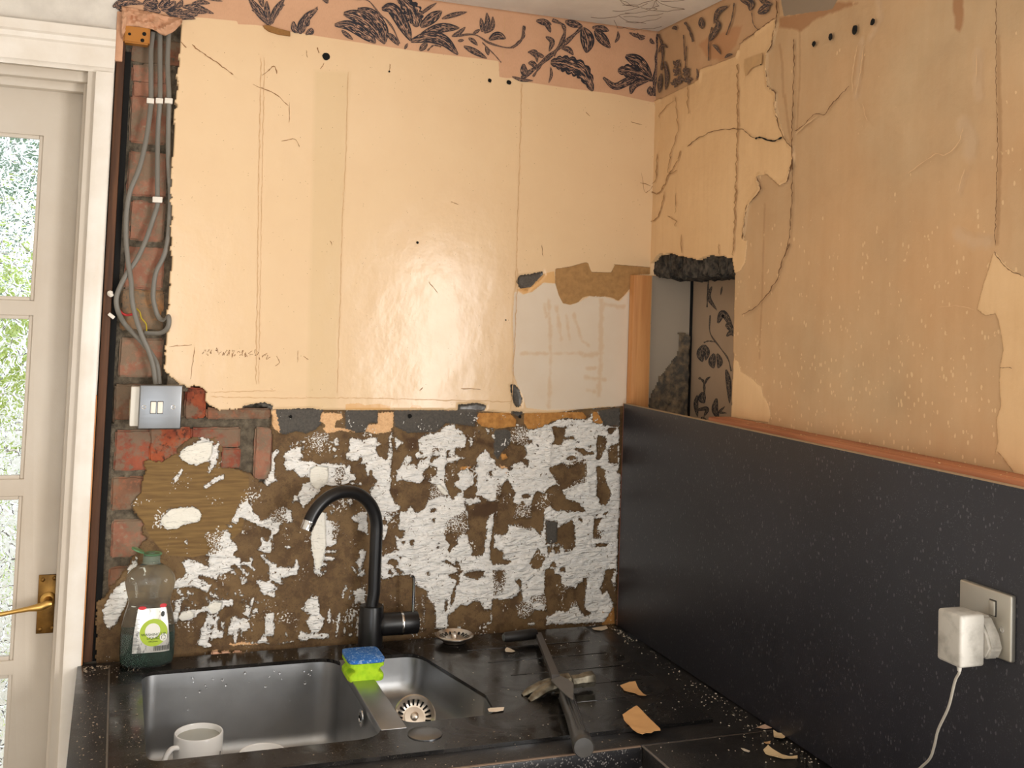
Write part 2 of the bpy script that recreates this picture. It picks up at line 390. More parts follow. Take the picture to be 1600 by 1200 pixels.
WHITE += C('''0,190 80,190 70,250 140,270 60,310 70,370 110,440 210,480 230,300 230,170 280,100 275,180 255,200 270,300 270,450 250,560 250,760 250,900 290,1000 370,1060 340,1150 290,1200 90,1200 60,1050 0,940 0,850 60,800 100,730 20,680 20,550 0,520;
290,210 330,185 400,265 350,300 320,360 315,260;
600,210 720,140 850,120 960,40 1040,20 1060,80 1130,110 1200,190 1190,320 1110,360 1050,310 1050,410 1160,420 1180,450 1090,470 1080,540 1060,500 950,500 930,600 930,760 980,900 1030,980 1050,940 1100,880 1160,880 1150,950 1170,1010 1190,1110 1210,1150 1210,1200 360,1200 460,1120 500,1050 550,1110 570,1160 680,1060 720,1000 740,920 720,800 780,810 730,720 760,690 830,660 830,570 750,540 680,600 650,650 670,710 600,770 540,760 400,720 330,740 310,680 330,600 400,500 440,430 500,420 520,470 440,560 540,530 580,560 600,480 560,390 600,370;
1260,190 1280,240 1260,320 1240,310 1245,240; 1450,80 1490,80 1480,140 1450,130; 1510,80 1530,90 1550,210 1530,190;
1040,750 1100,720 1090,640 1150,600 1220,600 1290,640 1290,780 1200,830 1160,850 1090,810 1050,800;
1330,430 1440,350 1490,400 1490,450 1560,470 1560,560 1600,540 1600,1000 1530,990 1460,980 1390,920 1310,920 1310,640 1290,600 1330,550 1320,480;
1150,950 1280,960 1310,930 1380,990 1300,1030 1230,1040 1180,1000; 1340,100 1370,130 1345,140''', 580, 660, 8)
WHITE += C('''60,20 260,0 330,10 420,20 430,0 910,0 900,60 920,150 890,210 930,240 920,290 960,370 930,420 1000,420 1060,410 1070,350 1080,230 1090,80 1130,20 1160,10 1140,200 1120,330 1120,440 1160,510 1200,520 1200,800 1140,820 1130,930 1060,920 1030,850 980,830 900,880 840,870 790,930 720,970 720,1100 600,1100 610,960 580,870 530,850 540,740 440,700 400,690 400,600 350,590 230,600 110,640 90,590 80,500 70,440 170,380 250,370 250,310 230,230 300,250 320,180 260,170 270,90 260,20 150,180 130,270 80,240;
100,880 130,835 200,850 190,905 130,870; 820,1075 850,1070 850,1100 820,1100; 440,1075 520,1090 510,1110 445,1110''', 580, 800, 6)
WHITE += C('''200,240 270,160 350,180 380,210 480,220 600,170 720,120 820,100 1020,110 1080,100 1110,-60 1400,-60 1400,640 1380,700 1420,720 1410,1200 560,1200 580,1080 640,1070 690,1110 720,1150 770,1100 830,1145 890,1160 1030,1110 960,1030 830,1000 760,870 690,825 610,870 580,930 500,900 460,950 435,1020 430,1200 230,1200 270,1060 230,1020 250,920 215,840 160,760 110,850 110,930 60,980 0,960 0,550 50,620 200,680 240,600 330,570 400,640 400,560 350,540 380,470 350,390 220,370 200,330''', 770, 640, 7.057)
WHITE += C('''20,230 140,215 160,130 250,120 370,150 450,210 480,150 490,0 1190,0 1170,560 1160,700 1130,900 1030,1040 510,1060 510,990 620,940 720,940 735,850 790,840 860,990 930,960 860,900 870,770 850,640 860,620 780,720 690,720 640,690 650,600 590,580 580,540 500,540 490,790 510,800 510,930 390,920 370,970 310,1010 240,980 230,880 290,820 280,760 270,650 220,650 260,740 210,810 100,830 0,800 0,500 100,490 180,470 100,440 100,370 20,340; 335,1045 410,1040 410,1065 340,1070''', 770, 800, 6)
WHITE += C('''1045,570 1070,510 1160,460 1260,420 1310,380 1290,350 1350,310 1360,350 1400,370 1460,400 1470,460 1520,420 1570,350 1600,330 1600,440 1530,460 1530,600 1490,700 1420,800 1400,820 1410,740 1440,680 1430,640 1290,690 1180,680 1080,640;
950,880 1070,755 1085,765 1040,860 990,910; 1340,950 1420,920 1480,850 1600,820 1600,860 1500,910 1380,990 1350,990''', 150, 640, 8)
WHITE += C('''820,240 880,170 950,120 1100,110 1200,100 1290,130 1325,190 1300,280 1180,300 1100,320 1020,375 900,385 830,330 810,280''', 150, 780, 8)
WHITE += C('''1,0 250,-100 270,0 200,60 330,0''', 250, 1010, 8)[:0]
WHITE += [[(165, 945), (180, 920), (200, 905), (202, 930), (190, 960), (182, 975), (172, 985), (163, 975), (160, 955)], [(200, 890), (212, 870), (216, 880), (206, 905)]]
HOLES = C('''430,1070 500,1080 480,1100 440,1095''', 260, 780, 8)
HOLES += C('''560,620 590,630 575,670 550,650; 545,705 570,710 565,740 545,735; 530,780 555,785 550,805; 505,600 520,600 520,660 508,660; 650,600 680,620 670,700 640,700''', 260, 900, 8)
HOLES += C('''600,370 650,370 660,400 620,410; 590,440 700,435 690,465 610,470; 770,430 860,410 860,440 800,470 750,520 740,480; 950,350 990,350 990,440 950,460; 760,1090 820,1090 800,1130 740,1130; 1480,630 1520,610 1520,670 1490,690; 1430,700 1470,720 1450,750; 230,480 250,520 240,560; 1290,660 1325,650 1320,900 1290,860; 940,520 980,520 1000,760 990,860 940,760; 1000,540 1060,520 1040,700 1010,840''', 580, 660, 8)
HOLES += C('''100,90 130,75 155,100 130,130 100,115; 370,260 410,265 385,330 362,300; 610,350 640,290 655,350; 700,220 760,195 830,200 810,300 770,340 740,395 720,350 740,310 705,260; 915,250 980,230 1025,310 1000,380 940,350; 1000,350 1075,340 1060,410 990,400; 670,470 720,460 790,500 800,440 830,490 870,560 830,600 840,690 800,700 790,800 760,900 740,900 760,770 810,650 740,610 700,600 840,560 740,490; 860,590 960,560 1070,560 1070,600 1000,640 900,610; 180,450 220,440 280,490 240,510 310,580 270,590 210,510 160,490; 150,570 180,545 215,590 170,590; 575,80 605,60 600,105; 1120,350 1200,330 1200,480 1150,500 1120,430; 530,570 560,570 530,600; 700,830 725,830 715,930 695,930; 285,285 325,280 320,305 295,310; 270,430 295,420 290,445; 60,250 170,290 230,290 250,370 170,380 60,400; 160,120 240,20 260,60 250,150 200,270 140,260; 350,590 410,640 410,900 350,940 110,900 110,640; 880,60 920,60 900,130', '''.replace("', ", ''), 580, 800, 6)
HOLES += C('''400,340 440,340 440,375 405,375; 490,380 505,380 500,400; 485,440 515,440 490,460; 650,190 820,200 790,300 900,300 900,320 790,340 750,390 670,380 690,330 680,240; 830,160 910,175 840,180; 880,430 1000,430 1050,470 1120,470 1120,500 1050,490 1000,530 960,480; 810,540 880,500 940,550 830,555; 640,650 780,590 840,640 1000,570 1030,650 1020,770 900,790 890,830 770,880 740,810 690,740 640,690; 1145,630 1190,620 1250,680 1260,830 1310,890 1300,1000 1250,1055 1180,1030 1190,990 1145,960 1160,800; 1160,290 1250,300 1270,370 1220,480 1190,560 1150,540; 1290,400 1390,380 1390,600 1290,590 1280,480; 1260,210 1380,200 1320,280 1290,270; 330,940 390,930 430,960 400,980 340,975; 310,1020 370,1020 345,1050; 1320,600 1370,610 1350,640; 1190,1150 1270,1140 1240,1165; 920,345 965,360 950,370; 1060,400 1085,400 1085,420 1065,420; 1125,1160 1180,1150 1160,1200''', 770, 640, 7.057)
HOLES += C('''500,80 610,100 620,150 690,110 750,75 775,130 780,330 750,360 690,385 640,300 500,310; 520,320 560,320 550,380 520,430; 580,330 620,320 640,380 590,400; 420,350 440,360 460,400 500,400 480,480 440,540 400,500 350,490 390,410; 545,510 570,470 600,520; 955,60 1040,60 1000,120 970,200 1020,230 955,245 950,180; 970,305 1080,300 1080,325 970,330; 810,70 850,70 835,95; 1060,545 1160,540 1120,640 1150,700 1150,880 1110,830 1080,740 1040,770 1010,720 1050,650; 850,620 890,620 870,800 850,860; 215,650 250,630 260,700; 30,560 90,560 80,640 50,640; 40,20 60,20 50,210 20,220; 620,530 690,525 680,570 640,560; 370,480 430,500 430,530 380,560''', 770, 800, 6)
HOLES += C('1165,0 1410,0 1410,180 1230,180 1190,100; 1110,20 1160,30 1220,150 1180,160 1100,140', 770, 640, 7.057)
WHITE += C('620,190 760,130 910,140 910,240 860,330 790,420 740,370 680,300', 400, 660, 8)
HOLES += [[(975, 600), (975, 645), (925, 645), (930, 638), (985, 634)]]
WSTROKE = [(C(t, 400, 800, 5.455)[0], r) for t, r in (('625,850 630,940', .0028), ('718,870 700,980 690,1060', .0022), ('765,920 755,1050', .0022), ('820,910 820,980', .002), ('795,1052 820,1050', .002), ('775,850 772,870', .002), ('200,1125 320,1110', .0012))]
WSTROKE += [(C(t, 580, 800, 6)[0], r) for t, r in (('240,810 240,880', .002), ('305,820 305,860', .002), ('412,810 430,930', .002), ('490,790 500,1050', .0022), ('880,1050 870,1080', .0015), ('1130,980 1130,1050 1090,1055', .0012), ('1185,10 1165,300', .0018))]
SPECK = C('620,190 760,130 910,140 910,240 860,330 790,420 740,370 680,300; 990,580 1080,575 1120,650 1060,750 1000,740 985,680; 270,470 310,480 300,690 250,690', 400, 660, 8)
SPECK += C('500,450 700,410 690,560 740,640 580,690 510,600; 1330,150 1480,130 1500,280 1340,290; 1330,520 1370,520 1360,800 1330,790', 260, 780, 8)
SPECK += C('755,290 780,280 900,340 800,370 770,390; 720,800 860,780 960,930 740,960; 1100,330 1330,330 1330,420 1100,420', 580, 660, 8)
SPECK += C('650,80 720,80 720,230 650,240; 500,550 560,550 540,610 500,600', 400, 800, 5.455)
SPECK += C('690,90 880,0 900,200 690,210; 420,780 590,860 600,1100 430,1100; 120,0 260,0 250,60', 580, 800, 6)
SPECK += C('200,200 380,180 400,380 220,380; 230,1060 430,1060 430,1200 230,1200; 640,650 1030,560 1030,800 760,870; 60,800 150,900 120,1060 40,1050', 770, 640, 7.057)
SPECK += C('230,20 370,20 360,170 230,130; 10,560 130,560 110,760 10,780; 350,780 500,780 500,860 350,860; 240,850 380,850 360,1000 250,980; 500,650 840,740 800,880 500,930; 960,180 1020,180 1020,240 960,240', 770, 800, 6)
SMOOTHW = C('680,580 760,540 900,560 910,680 880,770 780,850 690,790 670,690', 400, 660, 8)+C('480,160 500,60 560,0 590,10 600,300 570,420 550,500 510,480 480,330 465,230', 400, 800, 5.455)
SMOOTHW += C('800,790 860,770 960,870 980,920 900,900', 580, 660, 8)+C('145,520 200,450 300,430 350,470 340,520 200,575; 510,380 600,320 700,330 680,430 580,480', 260, 900, 8)
SMOOTHW += C('820,240 880,170 950,120 1100,110 1200,100 1290,130 1325,190 1300,280 1180,300 1100,320 1020,375 900,385 830,330 810,280', 150, 780, 8)+C('1045,570 1070,510 1160,460 1260,420 1400,400 1460,420 1450,560 1400,640 1290,690 1180,680 1080,640', 150, 640, 8)
PEACHW = C('750,860 860,850 1000,835 1060,850 1200,848 1180,862 960,872 820,884; 560,965 600,930 640,935 640,965; 700,960 720,940 790,945 790,965', 260, 900, 8)
PEACHW += C('1180,400 1240,420 1270,400 1300,440 1290,520 1240,520 1210,470', 500, 600, 8)[:0]
GRAY = C('''790,370 870,365 1150,355 1270,375 1240,420 1250,500 1190,570 1100,600 1000,580 900,610 840,600 800,500 760,430; 480,360 500,330 700,300 780,330 780,365 740,400 620,370; 640,500 720,500 740,560 640,570''', 300, 580, 6.154)
GRAY += C('''0,240 290,235 290,350 210,350 180,430 100,440 0,400; 430,240 960,235 1000,240 1010,180 1080,180 1170,165 1260,190 1250,240 1180,250 1160,380 900,350 820,430 560,440 440,380; 1470,10 1500,0 1550,40 1580,130 1570,200 1530,210 1500,170 1480,80; 1470,245 1590,245 1560,300 1520,280''', 540, 600, 5.714)
GRAY += C('1165,10 1410,-20 1410,180 1230,180 1190,100; 600,355 645,360 645,600 610,620 600,500; 20,230 150,215 200,240 200,380 100,480 60,560 20,500', 770, 640, 7.057)+C('500,80 610,100 610,280 560,300 505,290', 770, 800, 6)
GRAY += [[(812, 430), (830, 428), (848, 424), (851, 430), (843, 440), (832, 447), (824, 455), (812, 450), (807, 440)]]
OCHRE = C('1190,260 1460,255 1530,320 1520,380 1350,400 1220,380 1170,330; 0,180 130,170 170,190 290,175 400,200 400,230 300,232 0,230; 570,215 600,185 660,190 690,222', 540, 600, 5.714)
OCHRE += C('350,40 740,30 1000,30 1040,80 1020,110 800,90 640,140 560,200 400,220 350,150; 1110,20 1160,30 1220,150 1180,160 1100,140; 90,490 150,490 170,540 110,560', 770, 640, 7.057)
OCHRE += C('1120,560 1260,550 1240,580 1110,600', 580, 660, 8)+[[(938, 955), (960, 948), (962, 975), (942, 978)], [(851, 427), (866, 424), (868, 443), (850, 441), (832, 456), (818, 460), (806, 452), (830, 449)]]
PEACH = C('1250,400 1450,410 1460,460 1390,480 1380,540 1500,560 1590,600 1450,570 1300,600 1260,560 1290,520 1230,480; 745,375 805,375 830,480 850,600 800,560 750,480', 300, 580, 6.154)
PEACH += C('290,260 430,250 430,380 400,430 280,450 180,430 200,370 290,360; 900,240 960,235 960,200 910,215', 540, 600, 5.714)+C('90,620 170,640 160,740 100,740', 770, 640, 7.057)
OLIVE = [[(225, 720), (254, 721), (276, 710), (330, 700), (345, 730), (375, 736), (390, 745), (388, 790), (378, 830), (345, 862), (300, 872), (262, 868), (235, 842), (225, 820), (205, 790), (222, 765)]]
LOWDARK = C('400,160 600,200 590,340 480,360 430,320; 1200,200 1600,250 1590,360 1300,260; 280,840 360,820 340,960 290,980; 1300,1010 1600,1000 1600,1200 1250,1200', 580, 660, 8)
TAN = [[(868, 420), (890, 417), (915, 410), (919, 411), (924, 425), (955, 426), (961, 414), (985, 416), (985, 450), (975, 462), (966, 470), (957, 465), (945, 463), (935, 465), (921, 462), (910, 465), (903, 473), (891, 476), (880, 474), (873, 460), (868, 443)], [(960, 413), (1018, 418), (1018, 428), (985, 430)]]
PATCH = [[(804, 455), (818, 460), (832, 455), (848, 442), (868, 443), (873, 462), (880, 474), (891, 477), (903, 473), (921, 463), (945, 464), (957, 467), (968, 472), (975, 463), (990, 450), (985, 634), (930, 636), (905, 640), (850, 641), (822, 637), (818, 620), (808, 600), (801, 580), (803, 540), (801, 500)]]
PSTAIN = [(C(t, 750, 380, 4)[0], r) for t, r in (('430,360 440,560 445,700 430,1020', .004), ('480,400 510,600', .004), ('540,450 560,600', .003), ('590,450 640,610 680,640', .003), ('760,360 755,700 745,950', .006), ('260,690 640,690', .003), ('660,700 760,690', .006), ('670,780 720,780', .004), ('660,840 780,850', .005), ('670,920 720,930', .004), ('400,380 420,460', .004), ('780,380 900,400', .004))]
BAND = [[(492, 110), (547, 112), (533, 400), (526, 638), (480, 638), (486, 380)]]

print('back wall field')
us = np.arange(-1.345, .0301, .003); vs = np.arange(.88, 2.4001, .003); vs[-1] = 2.402
U, V = np.meshgrid(us, vs, indexing='ij')
un = lambda p, lim=.02: union(U, V, WB, p, lim)
A = {}
A['paper'] = un([PAPER_EDGE]); A['low'] = un([KEEP_LOW+[(425, 660)]]); A['low'] = np.maximum(A['low'], np.where(V < 1.412, .02, -.02))
wh = np.maximum(un(WHITE), strokes(U, V, WB, WSTROKE))
ho = un(HOLES); A['white'] = np.minimum(wh, -ho); A['speck'] = un(SPECK); A['smooth'] = un(SMOOTHW)
A['gray'] = un(GRAY); A['ochre'] = un(OCHRE); A['peach'] = np.maximum(un(PEACH), un(PEACHW)); A['olive'] = un(OLIVE); A['ldark'] = un(LOWDARK)
A['tan'] = un(TAN); A['patch'] = un(PATCH); A['pstain'] = strokes(U, V, WB, PSTAIN); A['band'] = un(BAND)
sm = lambda a, w=.002: np.clip(a/w*.5+.5, 0, 1)
e1 = vnoise(U, V, 150, 4, 3)-.5; e2 = vnoise(U, V, 40, 4, 5)-.5; e3 = vnoise(U, V, 12, 3, 8)-.5
lowm = sm(A['low'], .003); whm = sm(A['white']+e1*.006, .003)*lowm
ridge = vnoise(U*.35+V*.5, V*1.0-U*.3, 110, 3, 11)-.5
blob = sm(A['smooth'], .006)
H = -.006*lowm + whm*(.0030+(.0065*ridge+.0025*e1)*(1-blob)+.0015*blob) + lowm*.0014*e2 + lowm*sm(A['gray'], .003)*.004 \
    + lowm*sm(A['ochre'], .004)*.004 + (1-lowm)*(-.0045*sm(A['gray'], .003)-.0008*sm(A['tan'])-.0012*sm(A['patch'])) + .0012*e3
cu_, cv_ = (us[:-1]+us[1:])/2, (vs[:-1]+vs[1:])/2
UC, VC = np.meshgrid(cu_, cv_, indexing='ij')
kc = union(UC, VC, WB, [KEEP_CREAM]); kl = union(UC, VC, WB, [KEEP_LOW])
jag = (vnoise(UC, VC, 90, 3, 21)-.5)*.010
pe = union(UC, VC, WB, [PAPER_EDGE])
reg = np.full(UC.shape, -1)
reg[(kc+jag > 0) & (VC > 1.425)] = 1; reg[kl+jag > 0] = 2
reg[(pe > 0) & (kc > -.02) & (UC > -1.30)] = 0
reg[(UC > -.985) & (VC < 1.44) & (UC < .002) & (reg == -1) & (UC > -.93)] = 2
reg[(UC > .004)] = -1

def wall_back_material():
    s = NT('layered_back_wall'); P = s.pos
    nf = s.noise(260, 5); nm = s.noise(70, 5); nb = s.noise(9, 5); nl = s.noise(2.2, 4)
    # gloss-painted plaster
    cream = s.mix(s.step(nb, .5, .5), srgb(238, 206, 164), srgb(234, 200, 158))
    cream = s.mix(s.m_('MULTIPLY', s.step(s.attr('band'), .012), .55), cream, srgb(222, 192, 146))
    spots = s.m_('MULTIPLY', s.m_('LESS_THAN', s.voro(120), .085), s.m_('GREATER_THAN', s.noise(30, 3), .55))
    cream = s.mix(s.m_('MULTIPLY', spots, .75), cream, srgb(128, 88, 52))
    # wallpaper ground
    paper = s.mix(s.step(nb, .6, .5), srgb(224, 176, 140), srgb(206, 158, 122))
    paper = s.mix(s.m_('MULTIPLY', s.step(s.noise(700, 2, st=(1, 1, .2)), .3, .6), .2), paper, srgb(176, 130, 98))
    pm = s.step(s.attr('paper'), .0015)
    up = s.mix(pm, cream, paper)
    tan = s.mix(s.step(nm, .4, .5), srgb(186, 142, 88), srgb(160, 120, 72))
    tm = s.mask('tan', nf, .004); up = s.mix(tm, up, tan)
    patch = s.mix(s.step(nb, .5, .5), srgb(232, 216, 196), srgb(226, 206, 182))
    patch = s.mix(s.m_('MULTIPLY', s.mask('pstain', s.noise(40, 5), .022, .006), .5), patch, srgb(216, 178, 132))
    qm = s.mask('patch', nf, .008); up = s.mix(qm, up, patch)
    # stripped lower coat
    brown = s.mix(s.step(nm, .35, .48), srgb(118, 92, 58), srgb(92, 68, 42))
    brown = s.mix(s.m_('MULTIPLY', s.step(nb, .2, .52), .7), brown, srgb(130, 102, 66)); brown = s.mix(s.m_('MULTIPLY', s.step(s.noise(34, 6, rough=.7), .08, .55), .6), brown, srgb(78, 54, 30))
    brown = s.mix(s.m_('MULTIPLY', s.step(s.noise(420, 2), .1, .63), .45), brown, srgb(50, 38, 26))
    brown = s.mix(s.m_('MULTIPLY', s.mask('ldark', nm, .02, .01), .8), brown, srgb(70, 44, 20))
    ol = s.noise(1, 5, st=(14, 14, 190))
    olive = s.mix(s.step(ol, .3, .5), srgb(138, 108, 62), srgb(112, 84, 46))
    brown = s.mix(s.mask('olive', nm, .006, .003), brown, olive)
    gray = s.mix(s.step(nf, .4, .5), srgb(92, 86, 78), srgb(70, 66, 62))
    gm = s.mask('gray', nf, .010); low = s.mix(gm, brown, gray); up = s.mix(gm, up, gray)
    ochre = s.mix(s.step(nm, .3, .5), srgb(204, 146, 76), srgb(168, 112, 52))
    om = s.mask('ochre', nf, .006); low = s.mix(om, low, ochre); up = s.mix(s.m_('MULTIPLY', om, .75), up, srgb(226, 172, 104))
    peach = s.mix(s.step(nf, .3, .55), srgb(236, 192, 142), srgb(216, 166, 120))
    low = s.mix(s.mask('peach', nf, .012), low, peach)
    # tile adhesive, pitted, with trowel marks
    wn = s.m_('ADD', s.m_('MULTIPLY', s.noise(190, 8, rough=.7), .55), s.m_('MULTIPLY', s.noise(60, 6, rough=.65), .45))
    pits = s.m_('MULTIPLY', s.step(s.attr('speck'), .01), s.m_('MULTIPLY', s.step(s.noise(330, 3), .12, .5), .03))
    few = s.m_('MULTIPLY', s.step(s.noise(150, 4, dist=1), .03, .655), .03)
    ns = s.m_('SUBTRACT', 1, s.m_('MULTIPLY', s.step(s.attr('smooth'), .004), .85))
    a = s.m_('ADD', s.attr('white'), s.m_('MULTIPLY', s.m_('MULTIPLY', s.m_('SUBTRACT', wn, .5), .034), ns))
    a = s.m_('SUBTRACT', a, s.m_('MULTIPLY', s.m_('ADD', pits, few), ns))
    frag = s.m_('SUBTRACT', s.m_('MULTIPLY', s.step(s.m_('MULTIPLY', s.noise(190, 4), s.noise(16, 2)), .02, .372), .024), .0225)
    a = s.m_('MAXIMUM', a, frag)
    wm = s.step(a, .0012)
    white = s.mix(s.step(nm, .35, .55), srgb(250, 247, 242), srgb(236, 231, 224))
    white = s.mix(s.m_('MULTIPLY', s.step(s.noise(24, 4), .2, .6), .4), white, srgb(222, 223, 220))
    white = s.mix(s.m_('MULTIPLY', s.mask('smooth', nf, .002), .6), white, srgb(244, 238, 220))
    white = s.mix(s.m_('MULTIPLY', s.step(s.noise(1, 3, st=(60, 60, 200), dist=1.2), .05, .63), .45), white, srgb(168, 160, 150))
    low = s.mix(wm, low, white)
    lm = s.step(s.attr('low'), .0015)
    col = s.mix(lm, up, low)
    # roughness and relief
    gloss = s.mixf(nb, .15, .26)
    ru = s.mixf(s.m_('MAXIMUM', pm, s.m_('MAXIMUM', tm, qm)), gloss, .7)
    rough = s.mixf(lm, ru, .78)
    hup = s.m_('MULTIPLY', s.m_('ADD', s.noise(22, 3, st=(1, 1, .6)), s.m_('MULTIPLY', s.noise(90, 2), .25)), .32)
    hlow = s.m_('ADD', s.m_('MULTIPLY', s.m_('MULTIPLY', wm, s.m_('ADD', s.m_('MULTIPLY', ns, .8), .2)), s.m_('ADD', 1.0, s.m_('ADD', s.m_('MULTIPLY', s.noise(44, 1.5, st=(1, 1, 2.6), dist=1.6), 1.8), s.m_('MULTIPLY', s.noise(18, 1, st=(1, 1, 3), dist=2), 3.0)))), s.m_('MULTIPLY', nf, .10))
    h = s.mixf(lm, s.m_('SUBTRACT', hup, s.m_('MULTIPLY', tm, .6)), hlow)
    return s.out(col, rough, 0, s.bump(h, .0021, 1))
MB_ = wall_back_material()
# masonry core behind every coat of the back wall
bm = bmesh.new()
add_box(bm, -1.30, .0, .060, .17, 0, 2.45); add_box(bm, -1.352, -1.296, .10, .17, 0, 2.45); add_box(bm, -1.337, -1.3035, .002, .10, 0, 2.23); add_box(bm, -3.0, -2.25, 0, .17, 0, 2.45); add_box(bm, -2.25, -1.30, .0, .17, 2.23, 2.45)
wall_back = tag(mesh_obj('wall_back', bm, M['wall_white'], smooth=False), 'back wall, half stripped of plaster, paper and tiles', kind='structure')
parts = field_objects(WB, us, vs, H, A, reg, {0: ('wallpaper_border', MB_), 1: ('painted_plaster', MB_), 2: ('stripped_render', MB_)}, .05, wall_back)
parts[0]['label'] = 'peach wallpaper with blue-black engraved flowers'
parts[1]['label'] = 'glossy cream painted plaster, pitted and seamed'
parts[2]['label'] = 'brown render with torn white tile adhesive'
# ---------------------------------------------------------------- bricks of the back wall
def rough_block(bm, x0, x1, y0, y1, z0, z1, mi=0, rough=.0022, seed=0, cut=9):
    b2 = bmesh.new(); bmesh.ops.create_cube(b2, size=1)
    for v in b2.verts:
        v.co = Vector(((x0+x1)/2+v.co.x*(x1-x0), (y0+y1)/2+v.co.y*(y1-y0), (z0+z1)/2+v.co.z*(z1-z0)))
    bmesh.ops.bevel(b2, geom=list(b2.edges), offset=.0035, segments=2, affect='EDGES')
    bmesh.ops.subdivide_edges(b2, edges=[e for e in b2.edges if e.calc_length() > .012], cuts=cut, use_grid_fill=True)
    for v in b2.verts:
        n = noise.noise_vector(v.co*38+Vector((seed*3.1, 0, seed)))*.6+noise.noise_vector(v.co*120+Vector((seed, 7, 0)))*.4
        v.co += n*rough*1.6
    off = len(bm.verts); bm.verts.ensure_lookup_table()
    nv = [bm.verts.new(v.co) for v in b2.verts]
    for f in b2.faces:
        try: bm.faces.new([nv[v.index] for v in f.verts]).material_index = mi
        except ValueError: pass
    b2.free()
def brick_mat(name, a, b, c):
    s = NT(name); n1 = s.noise(26, 5); n2 = s.noise(90, 5)
    col = s.mix(s.step(n1, .3, .5), srgb(*a), srgb(*b)); col = s.mix(s.step(n2, .12, .60), col, srgb(*c)); col = s.mix(s.m_('MULTIPLY', s.step(s.noise(17, 6, rough=.7), .10, .51), .8), col, srgb(126, 110, 90))
    return s.out(col, .85, 0, s.bump(s.m_('ADD', n2, s.m_('MULTIPLY', s.noise(300, 2), .2)), .0014))
BR = [brick_mat('brick_pink', (166, 116, 92), (142, 94, 74), (150, 124, 102)), brick_mat('brick_red', (160, 86, 62), (126, 66, 50), (122, 102, 84)),
      brick_mat('brick_dull', (140, 98, 74), (112, 80, 60), (150, 96, 70)), brick_mat('brick_orange', (172, 86, 50), (118, 52, 34), (84, 44, 28)),
      brick_mat('brick_ochre', (176, 128, 84), (130, 108, 84), (112, 98, 80))]
MORTAR = (lambda s: s.out(s.mix(s.step(s.noise(60, 6), .4, .52), srgb(124, 112, 94), srgb(66, 58, 48)), .95, 0, s.bump(s.noise(180, 5), .004)))(NT('lime_mortar'))
def rect(x0, y0, x1, y1, Y):
    a, b = at('Y', Y, x0, y1), at('Y', Y, x1, y0); return a[0], b[0], a[2], b[2]
bm = bmesh.new()
for i, (x0, y0, x1, y1, Y, mi) in enumerate([
        (203, 66, 290, 97, .030, 2), (204, 104, 262, 128, .030, 0), (206, 130, 262, 151, .029, 0), (201, 154, 263, 222, .028, 0),
        (197, 240, 262, 305, .028, 0), (201, 316, 259, 375, .028, 0), (193, 388, 258, 451, .028, 0), (187, 454, 257, 516, .030, 4),
        (184, 529, 256, 589, .026, 0), (176, 601, 232, 664, .022, 2), (228, 604, 296, 656, .018, 2), (288, 606, 323, 654, .008, 3), (322, 638, 424, 655, .008, 2),
        (177, 672, 262, 736, .012, 1), (232, 668, 300, 722, .008, 3), (298, 668, 376, 700, .006, 1), (343, 700, 377, 732, .006, 1), (395, 668, 427, 750, .008, 0),
        (172, 744, 262, 798, .012, 2), (172, 810, 252, 872, .012, 0), (168, 884, 225, 935, .012, 2), (166, 948, 215, 1000, .014, 2)]):
    a, b, c, d = rect(x0, y0, x1, y1, Y)
    rough_block(bm, a, b, Y, Y+.06, c, d, mi, seed=i)
o = mesh_obj('brickwork', bm, BR, wall_back); o['label'] = 'bare red bricks beside the door frame'
# mortar bed, uneven, behind the bricks
def bed(name, poly, Y, mat, parent, step=.008, amp=.006, seed=5, thick=.03):
    pts = [WB.uv(*p) for p in poly]; P = np.array(pts)
    us_ = np.arange(P[:, 0].min(), P[:, 0].max()+step, step); vs_ = np.arange(P[:, 1].min(), P[:, 1].max()+step, step)
    U_, V_ = np.meshgrid(us_, vs_, indexing='ij'); Hh = -Y+(vnoise(U_, V_, 60, 4, seed)-.5)*amp*2
    uc, vc = np.meshgrid(us_[:-1]+step/2, vs_[:-1]+step/2, indexing='ij')
    r = np.where(poly_sdf(uc, vc, pts) > -.004, 0, -1)
    return field_objects(WB, us_, vs_, Hh, {}, r, {0: (name, mat)}, Y+thick, parent)[0]
bed('mortar_bed', [(183, 40), (300, 30), (290, 610), (430, 630), (440, 780), (330, 900), (250, 1000), (155, 1045), (168, 720), (172, 600), (187, 300)], .034, MORTAR, wall_back)
bed('mortar_bed', [(172, 664), (290, 656), (425, 650), (434, 690), (434, 780), (330, 880), (250, 960), (160, 1040)], .018, MORTAR, wall_back, seed=9)
bed('mortar_bed', [(262, 582), (286, 600), (292, 612), (262, 612)], .004, MORTAR, wall_back, step=.004, seed=7)
# crumpled strip of torn wallpaper hanging over the conduit chase
bm = bmesh.new(); tw = [(188, 8), (200, 20), (243, 24), (281, 34), (283, 50), (262, 62), (250, 52), (236, 44), (196, 40), (186, 30)]
N = 26; g = {}
for i in range(N+1):
    for j in range(13):
        t, q = i/N, j/12; x = 190+94*t; yt = 10+20*t
        yb = np.interp(x, [190, 200, 235, 248, 258, 272, 284], [62, 42, 46, 54, 58, 50, 38])
        y = yt+(yb-yt)*q
        h = .006+.016*math.sin(q*2.6)*abs(noise.noise(Vector((x*.06, y*.11, 3)))*1.4+.6)+.007*noise.noise(Vector((x*.19, y*.24, 1)))
        p = at('Y', 0, x, y); g[i, j] = bm.verts.new((p[0], -h, p[2]))
for i in range(N):
    for j in range(12): bm.faces.new((g[i, j+1], g[i+1, j+1], g[i+1, j], g[i, j]))
TORN = simple('torn_paper', (222, 170, 134), .75, var=.22, vs=60, bump=.0015, bs=160)
